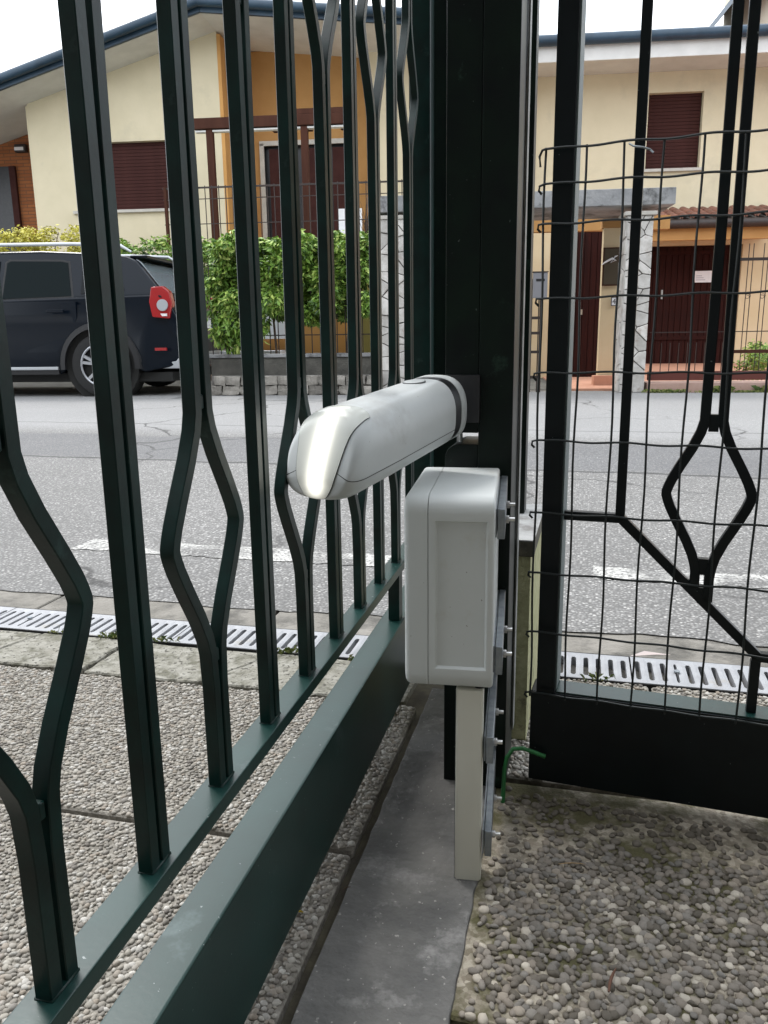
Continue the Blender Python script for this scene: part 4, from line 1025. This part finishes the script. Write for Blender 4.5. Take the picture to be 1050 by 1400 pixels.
for r in range(4):
    for i in range(14):
        o = link('roof_tile', tm, cn, (.08+i*.17+random.uniform(-.008, .008), -1.06+r*.26, .07+r*.066+random.uniform(-.004, .004))); o.rotation_euler = (0, 0, random.uniform(-.04, .04))
obj('lamp', MB().box(.42, .62, -.5, -.4, -.2, -.142), m_rail, cn, bevel=.02)
# chimney-like building behind top right
bb_ = thing('apartment_building', 'plain beige building rising behind the right house roof', 'building', FT(9.4, 22), FAR)
obj('wall', MB().box(0, 6, 0, 4, 0, 12), mat('beige_render', (.55, .52, .42), .9), bb_)
obj('roof', MB().prism([(-.8, 8.3), (.3, 9.6), (.3, 9.75), (-.8, 8.45)], 'y', -.8, 4), m_gutterb, bb_)

# ================================================================== CAR
car = thing('parked_car', 'black off road car parked across the road, seen from its rear corner', 'car', FT(-2.22, 8.68), FAR)
# local: x from 0 (rear) to -4.3 (front); y 0 near side -> 1.82
WH = [(-.93, .345), (-3.60, .345)]; RW = .345
def arch(cx, r=.43, n=14, a0=R(-8)): return [(cx+r*math.cos(a), .345+r*math.sin(a)) for a in np.linspace(math.pi-a0, a0, n)]
prof = [(-4.22, .32), (-4.02, .24)]+arch(-3.60)+[(-3.1, .25), (-1.45, .25)]+arch(-.93)+[(-.42, .27), (-.06, .34), (0, .45), (-.005, .60), (-.05, .66), (-.045, .85), (-.13, 1.02), (-.30, 1.10), (-2.95, 1.06), (-3.5, 1.02), (-4.05, .93), (-4.24, .78), (-4.3, .55)]
prof = prof[::-1]
def car_body():
    n = len(prof); sec = [(0.03, .95), (0.0, 1.0)]; vs = []; fs = []
    # lower body as a lofted slab: bulge by height, rounded in plan at the ends
    ys = [(.02, .985), (0, 1), ]
    cols = [.03, .0, .0, .03]
    def plan(x, z, side):
        # inset of the side at position x, height z
        ins = .015+.05*max(0, (z-.75)/.35)**2+.04*max(0, (.45-z)/.2)**2*0.5
        end = max(0, -x-3.7)/.6; ins += .22*end**2.2; r = max(0, x+.35)/.35; ins += .17*r**2.4
        return ins
    for (x, z) in prof: i_ = plan(x, z, 0); vs.append((x, i_, z))
    for (x, z) in prof: i_ = plan(x, z, 0); vs.append((x, 1.82-i_, z))
    return MB().add(vs, [tuple(range(n)), tuple(range(n, 2*n))]+[(i, (i+1) % n, (i+1) % n+n, i+n) for i in range(n)])
me = car_body().mesh('body', m_carp, bevel=.03, seg=3); link('body', me, car)
# greenhouse
def gy(z): return .075+(z-1.06)/(1.55-1.06)*.14
GH = [(-.17, 1.05), (-.235, 1.16), (-.50, 1.47), (-.62, 1.52), (-.95, 1.56), (-1.6, 1.60), (-2.25, 1.60), (-2.5, 1.57), (-3.2, 1.04)]
vs = []
for (x, z) in GH: vs.append((x, gy(z), z))
for (x, z) in GH: vs.append((x, 1.82-gy(z), z))
n = len(GH)
me = MB().add(vs, [tuple(range(n)), tuple(range(n, 2*n))]+[(i, (i+1) % n, (i+1) % n+n, i+n) for i in range(n)]).mesh('cabin', m_carp, bevel=.035, seg=3); link('cabin', me, car)
def sidep(name, P, m, off=.006, th=.006, bev=0.0, fy=gy):
    vs = [(x, fy(z)-off, z) for (x, z) in P]+[(x, fy(z)-off+th, z) for (x, z) in P]; n = len(P)
    return obj(name, MB().add(vs, [tuple(range(n)), tuple(range(n, 2*n))]+[(i, (i+1) % n, (i+1) % n+n, i+n) for i in range(n)]), m, car, bevel=bev)
sidep('window', [(-1.23, 1.10), (-1.28, 1.46), (-1.36, 1.475), (-1.95, 1.49), (-1.99, 1.47), (-2.03, 1.08)], m_glass)
sidep('window_seal', [(-1.20, 1.08), (-1.255, 1.475), (-1.36, 1.495), (-1.97, 1.51), (-2.015, 1.48), (-2.055, 1.06)], m_carc, off=.002)
sidep('window', [(-2.10, 1.08), (-2.07, 1.49), (-2.32, 1.50), (-2.95, 1.07)], m_glass)
sidep('window', [(-.62, 1.15), (-.72, 1.43), (-1.10, 1.46), (-1.12, 1.12)], mat('quarter_glass', (.002, .004, .006), .08, spec=.16))
sy = lambda z: .018+.05*max(0, (z-.75)/.35)**2
def door(P): return sidep('door', P, m_carp, off=.006, th=.02, bev=.003, fy=sy)
d1 = door([(-1.50, .42), (-1.30, .62), (-1.16, .86), (-1.17, 1.04), (-2.03, 1.04), (-2.05, .42)])
d2 = door([(-2.07, .42), (-2.06, 1.04), (-2.98, 1.02), (-2.98, .42)])
obj('door_handle', MB().box(-1.48, -1.28, -.035, -.005, .92, .955), m_carp, car, bevel=.008)
obj('sill_trim', MB().box(-3.1, -1.42, -.005, .03, .30, .335), m_silver, car, bevel=.006)
obj('cladding', MB().box(-3.1, -1.42, .008, .04, .25, .298), m_carc, car)
# wheel arches
for (cx, cz) in WH:
    vs = []; fs = []; nA = 22
    for i in range(nA+1):
        a = math.pi*i/nA*1.06-.09
        for (r, y) in ((.405, .03), (.405, -.012), (.46, -.004), (.475, .03)): vs.append((cx+r*math.cos(a), y, cz+r*math.sin(a)))
    for i in range(nA):
        for k in range(3): fs.append((i*4+k, i*4+k+1, i*4+5+k, i*4+4+k))
    obj('wheel_arch', MB().add(vs, fs), m_carc, car, smooth=True)
    obj('arch_liner', MB().cyl((cx, .06, cz), (0, 1, 0), .425, .25, 28), m_pit, car)
def wheel(cx, y, near=True):
    w = MB(); prof_w = [(.22, 0.015), (.30, 0), (.335, .012), (.345, .04), (.345, .18), (.335, .205), (.30, .215), (.22, .21)]
    vs = []; fs = []; n = 32
    for k in range(n):
        a = 2*math.pi*k/n
        for (r, d) in prof_w: vs.append((r*math.cos(a), d, r*math.sin(a)))
    m_ = len(prof_w)
    for k in range(n):
        for j in range(m_-1): fs.append((k*m_+j, k*m_+j+1, ((k+1) % n)*m_+j+1, ((k+1) % n)*m_+j))
    wh = link('wheel', MB().add(vs, fs).mesh('wheel', m_tyre, smooth=True), car, (cx, y, .345))
    rim = MB()
    for k in range(5):
        a = 2*math.pi*k/5+.3
        for s in (-.17, .17):
            c0, s0 = math.cos(a+s*.4), math.sin(a+s*.4); c1, s1 = math.cos(a+s), math.sin(a+s)
            px, pz = -s1*.016, c1*.016
            rim.add([(c0*.05-px, .02, s0*.05-pz), (c0*.05+px, .02, s0*.05+pz), (c1*.215+px, .008, s1*.215+pz), (c1*.215-px, .008, s1*.215-pz), (c0*.05-px, .05, s0*.05-pz), (c0*.05+px, .05, s0*.05+pz), (c1*.215+px, .045, s1*.215+pz), (c1*.215-px, .045, s1*.215-pz)], [(0, 1, 2, 3), (4, 5, 6, 7), (0, 1, 5, 4), (1, 2, 6, 5), (2, 3, 7, 6), (3, 0, 4, 7)])
    ring = [(.225*math.cos(a), .012, .225*math.sin(a)) for a in np.linspace(0, 2*math.pi, 33)]; rim.tube(ring, .012, 6, False); rim.cyl((0, .012, 0), (0, 1, 0), .055, .05, 14)
    obj('rim', rim, m_alloy, wh); obj('brake_disc', MB().cyl((0, .07, 0), (0, 1, 0), .2, .02, 24), m_carc, wh)
for (cx, cz) in WH: wheel(cx, .01)
for (cx, cz) in WH: wheel(cx, 1.82-.225)
# tail lamps, rear window, bumper, plate
def lampset(y0, sgn):
    pts = [(-.30, .86), (-.13, .84), (-.10, 1.0), (-.13, 1.13), (-.20, 1.19), (-.32, 1.18), (-.335, 1.02)]
    def yy(x, z): return .018+.05*max(0, (z-.75)/.35)**2+.17*(max(0, x+.35)/.35)**2.4
    vs = []
    for (x, z) in pts: y = yy(x, z)-.012; vs.append((x+.005, y if sgn > 0 else 1.82-y, z))
    for (x, z) in pts: y = yy(x, z)+.10; vs.append((x-.0, y if sgn > 0 else 1.82-y, z))
    n = len(pts); l_ = obj('tail_lamp', MB().add(vs, [tuple(range(n)), tuple(range(n, 2*n))]+[(i, (i+1) % n, (i+1) % n+n, i+n) for i in range(n)]), m_red, car, bevel=.012)
    c = (-.185, yy(-.185, .99)-.022, .985)
    if sgn < 0: c = (c[0], 1.82-c[1], c[2])
    obj('reversing_lens', MB().cyl(c, (0, sgn, 0), .048, .03, 20), m_clear, l_); obj('lens_ring', MB().cyl((c[0], c[1]-.004*sgn, c[2]), (0, sgn, 0), .062, .016, 20), m_silver, l_)
    obj('lower_lens', MB().box(-.28, -.14, min(c[1], c[1]+.012*sgn), max(c[1], c[1]+.012*sgn), .868, .895), m_clear, l_)
lampset(0, 1)
obj('tail_lamp', MB().box(-.16, -.10, 1.62, 1.72, .88, 1.12), m_red, car, bevel=.02)
obj('rear_window', MB().add([(-.205, .20, 1.13), (-.205, 1.62, 1.13), (-.475, 1.54, 1.455), (-.475, .28, 1.455), (-.255, .20, 1.12), (-.255, 1.62, 1.12), (-.54, 1.54, 1.50), (-.54, .28, 1.50)], [(0, 1, 2, 3), (4, 5, 6, 7), (0, 1, 5, 4), (1, 2, 6, 5), (2, 3, 7, 6), (3, 0, 4, 7)]), m_glassr, car)
obj('spoiler', MB().box(-.60, -.40, .26, 1.56, 1.50, 1.53), m_carp, car, bevel=.012)
obj('bumper', MB().box(-.10, .045, .16, 1.66, .38, .62), m_carc, car, bevel=.03, seg=3)
obj('skid_plate', MB().prism([(-.30, .30), (-.05, .30), (.055, .42), (.055, .47), (-.02, .47), (-.1, .38), (-.30, .36)], 'y', .12, 1.70), m_silver, car, bevel=.008)
obj('bumper_reflector', MB().box(-.30, -.17, .035, .06, .50, .53), m_red, car)
npl = obj('number_plate', MB().box(.0, .012, .64, 1.18, .74, .86), m_platew, car); obj('band', MB().box(.0125, .0145, .64, .69, .742, .858), m_plateb, npl); obj('band', MB().box(.0125, .0145, 1.13, 1.18, .742, .858), m_plateb, npl)
obj('roof_rail', MB().tube([(-.55, .20, 1.56), (-.66, .19, 1.625), (-1.2, .185, 1.655), (-2.1, .185, 1.665), (-2.5, .19, 1.64), (-2.62, .2, 1.58)], [.012, .02, .02, .02, .02, .012], 8), m_silver, car, smooth=True)
obj('roof_rail', MB().tube([(-.55, 1.62, 1.56), (-.66, 1.63, 1.625), (-1.2, 1.635, 1.655), (-2.1, 1.635, 1.665), (-2.5, 1.63, 1.64), (-2.62, 1.62, 1.58)], [.012, .02, .02, .02, .02, .012], 8), m_silver, car, smooth=True)
obj('fuel_cap_mark', MB().cyl((-.70, gy(1.3)-.008, 1.30), (0, 1, 0), .018, .004, 12), m_silver, car) if False else None
obj('underbody', MB().box(-4.1, -.15, .12, 1.70, .16, .26), m_pit, car)
obj('side_mirror', MB().box(-2.98, -2.84, -.16, .06, 1.05, 1.19), m_carp, car, bevel=.02)
for sgn, y in ((1, .16), (-1, 1.30)): obj('headlight', MB().box(-4.24, -4.05, y, y+.36, .74, .90), m_clear, car, bevel=.02)

# ================================================================== ADDED HOUSE BEHIND THE CAMERA (unseen, put in to shade the yard)
bh = thing('house', 'added unseen grey house behind the camera that shades the yard', 'house', (0, -1.6, 0), 0)
obj('wall', MB().box(-12, 14, 0, .3, 0, 7), m_wallh, bh)
obj('shade_wing', MB().box(1.5, 1.8, .301, 2.2, 0, 3), m_wallh, bh)  # added out of view to darken faces turned to the right
obj('shade_roof', MB().box(-2.2, 5, .3, .9, 2.6, 2.75), m_wallh, bh)  # unseen roof put in to cut the light from behind
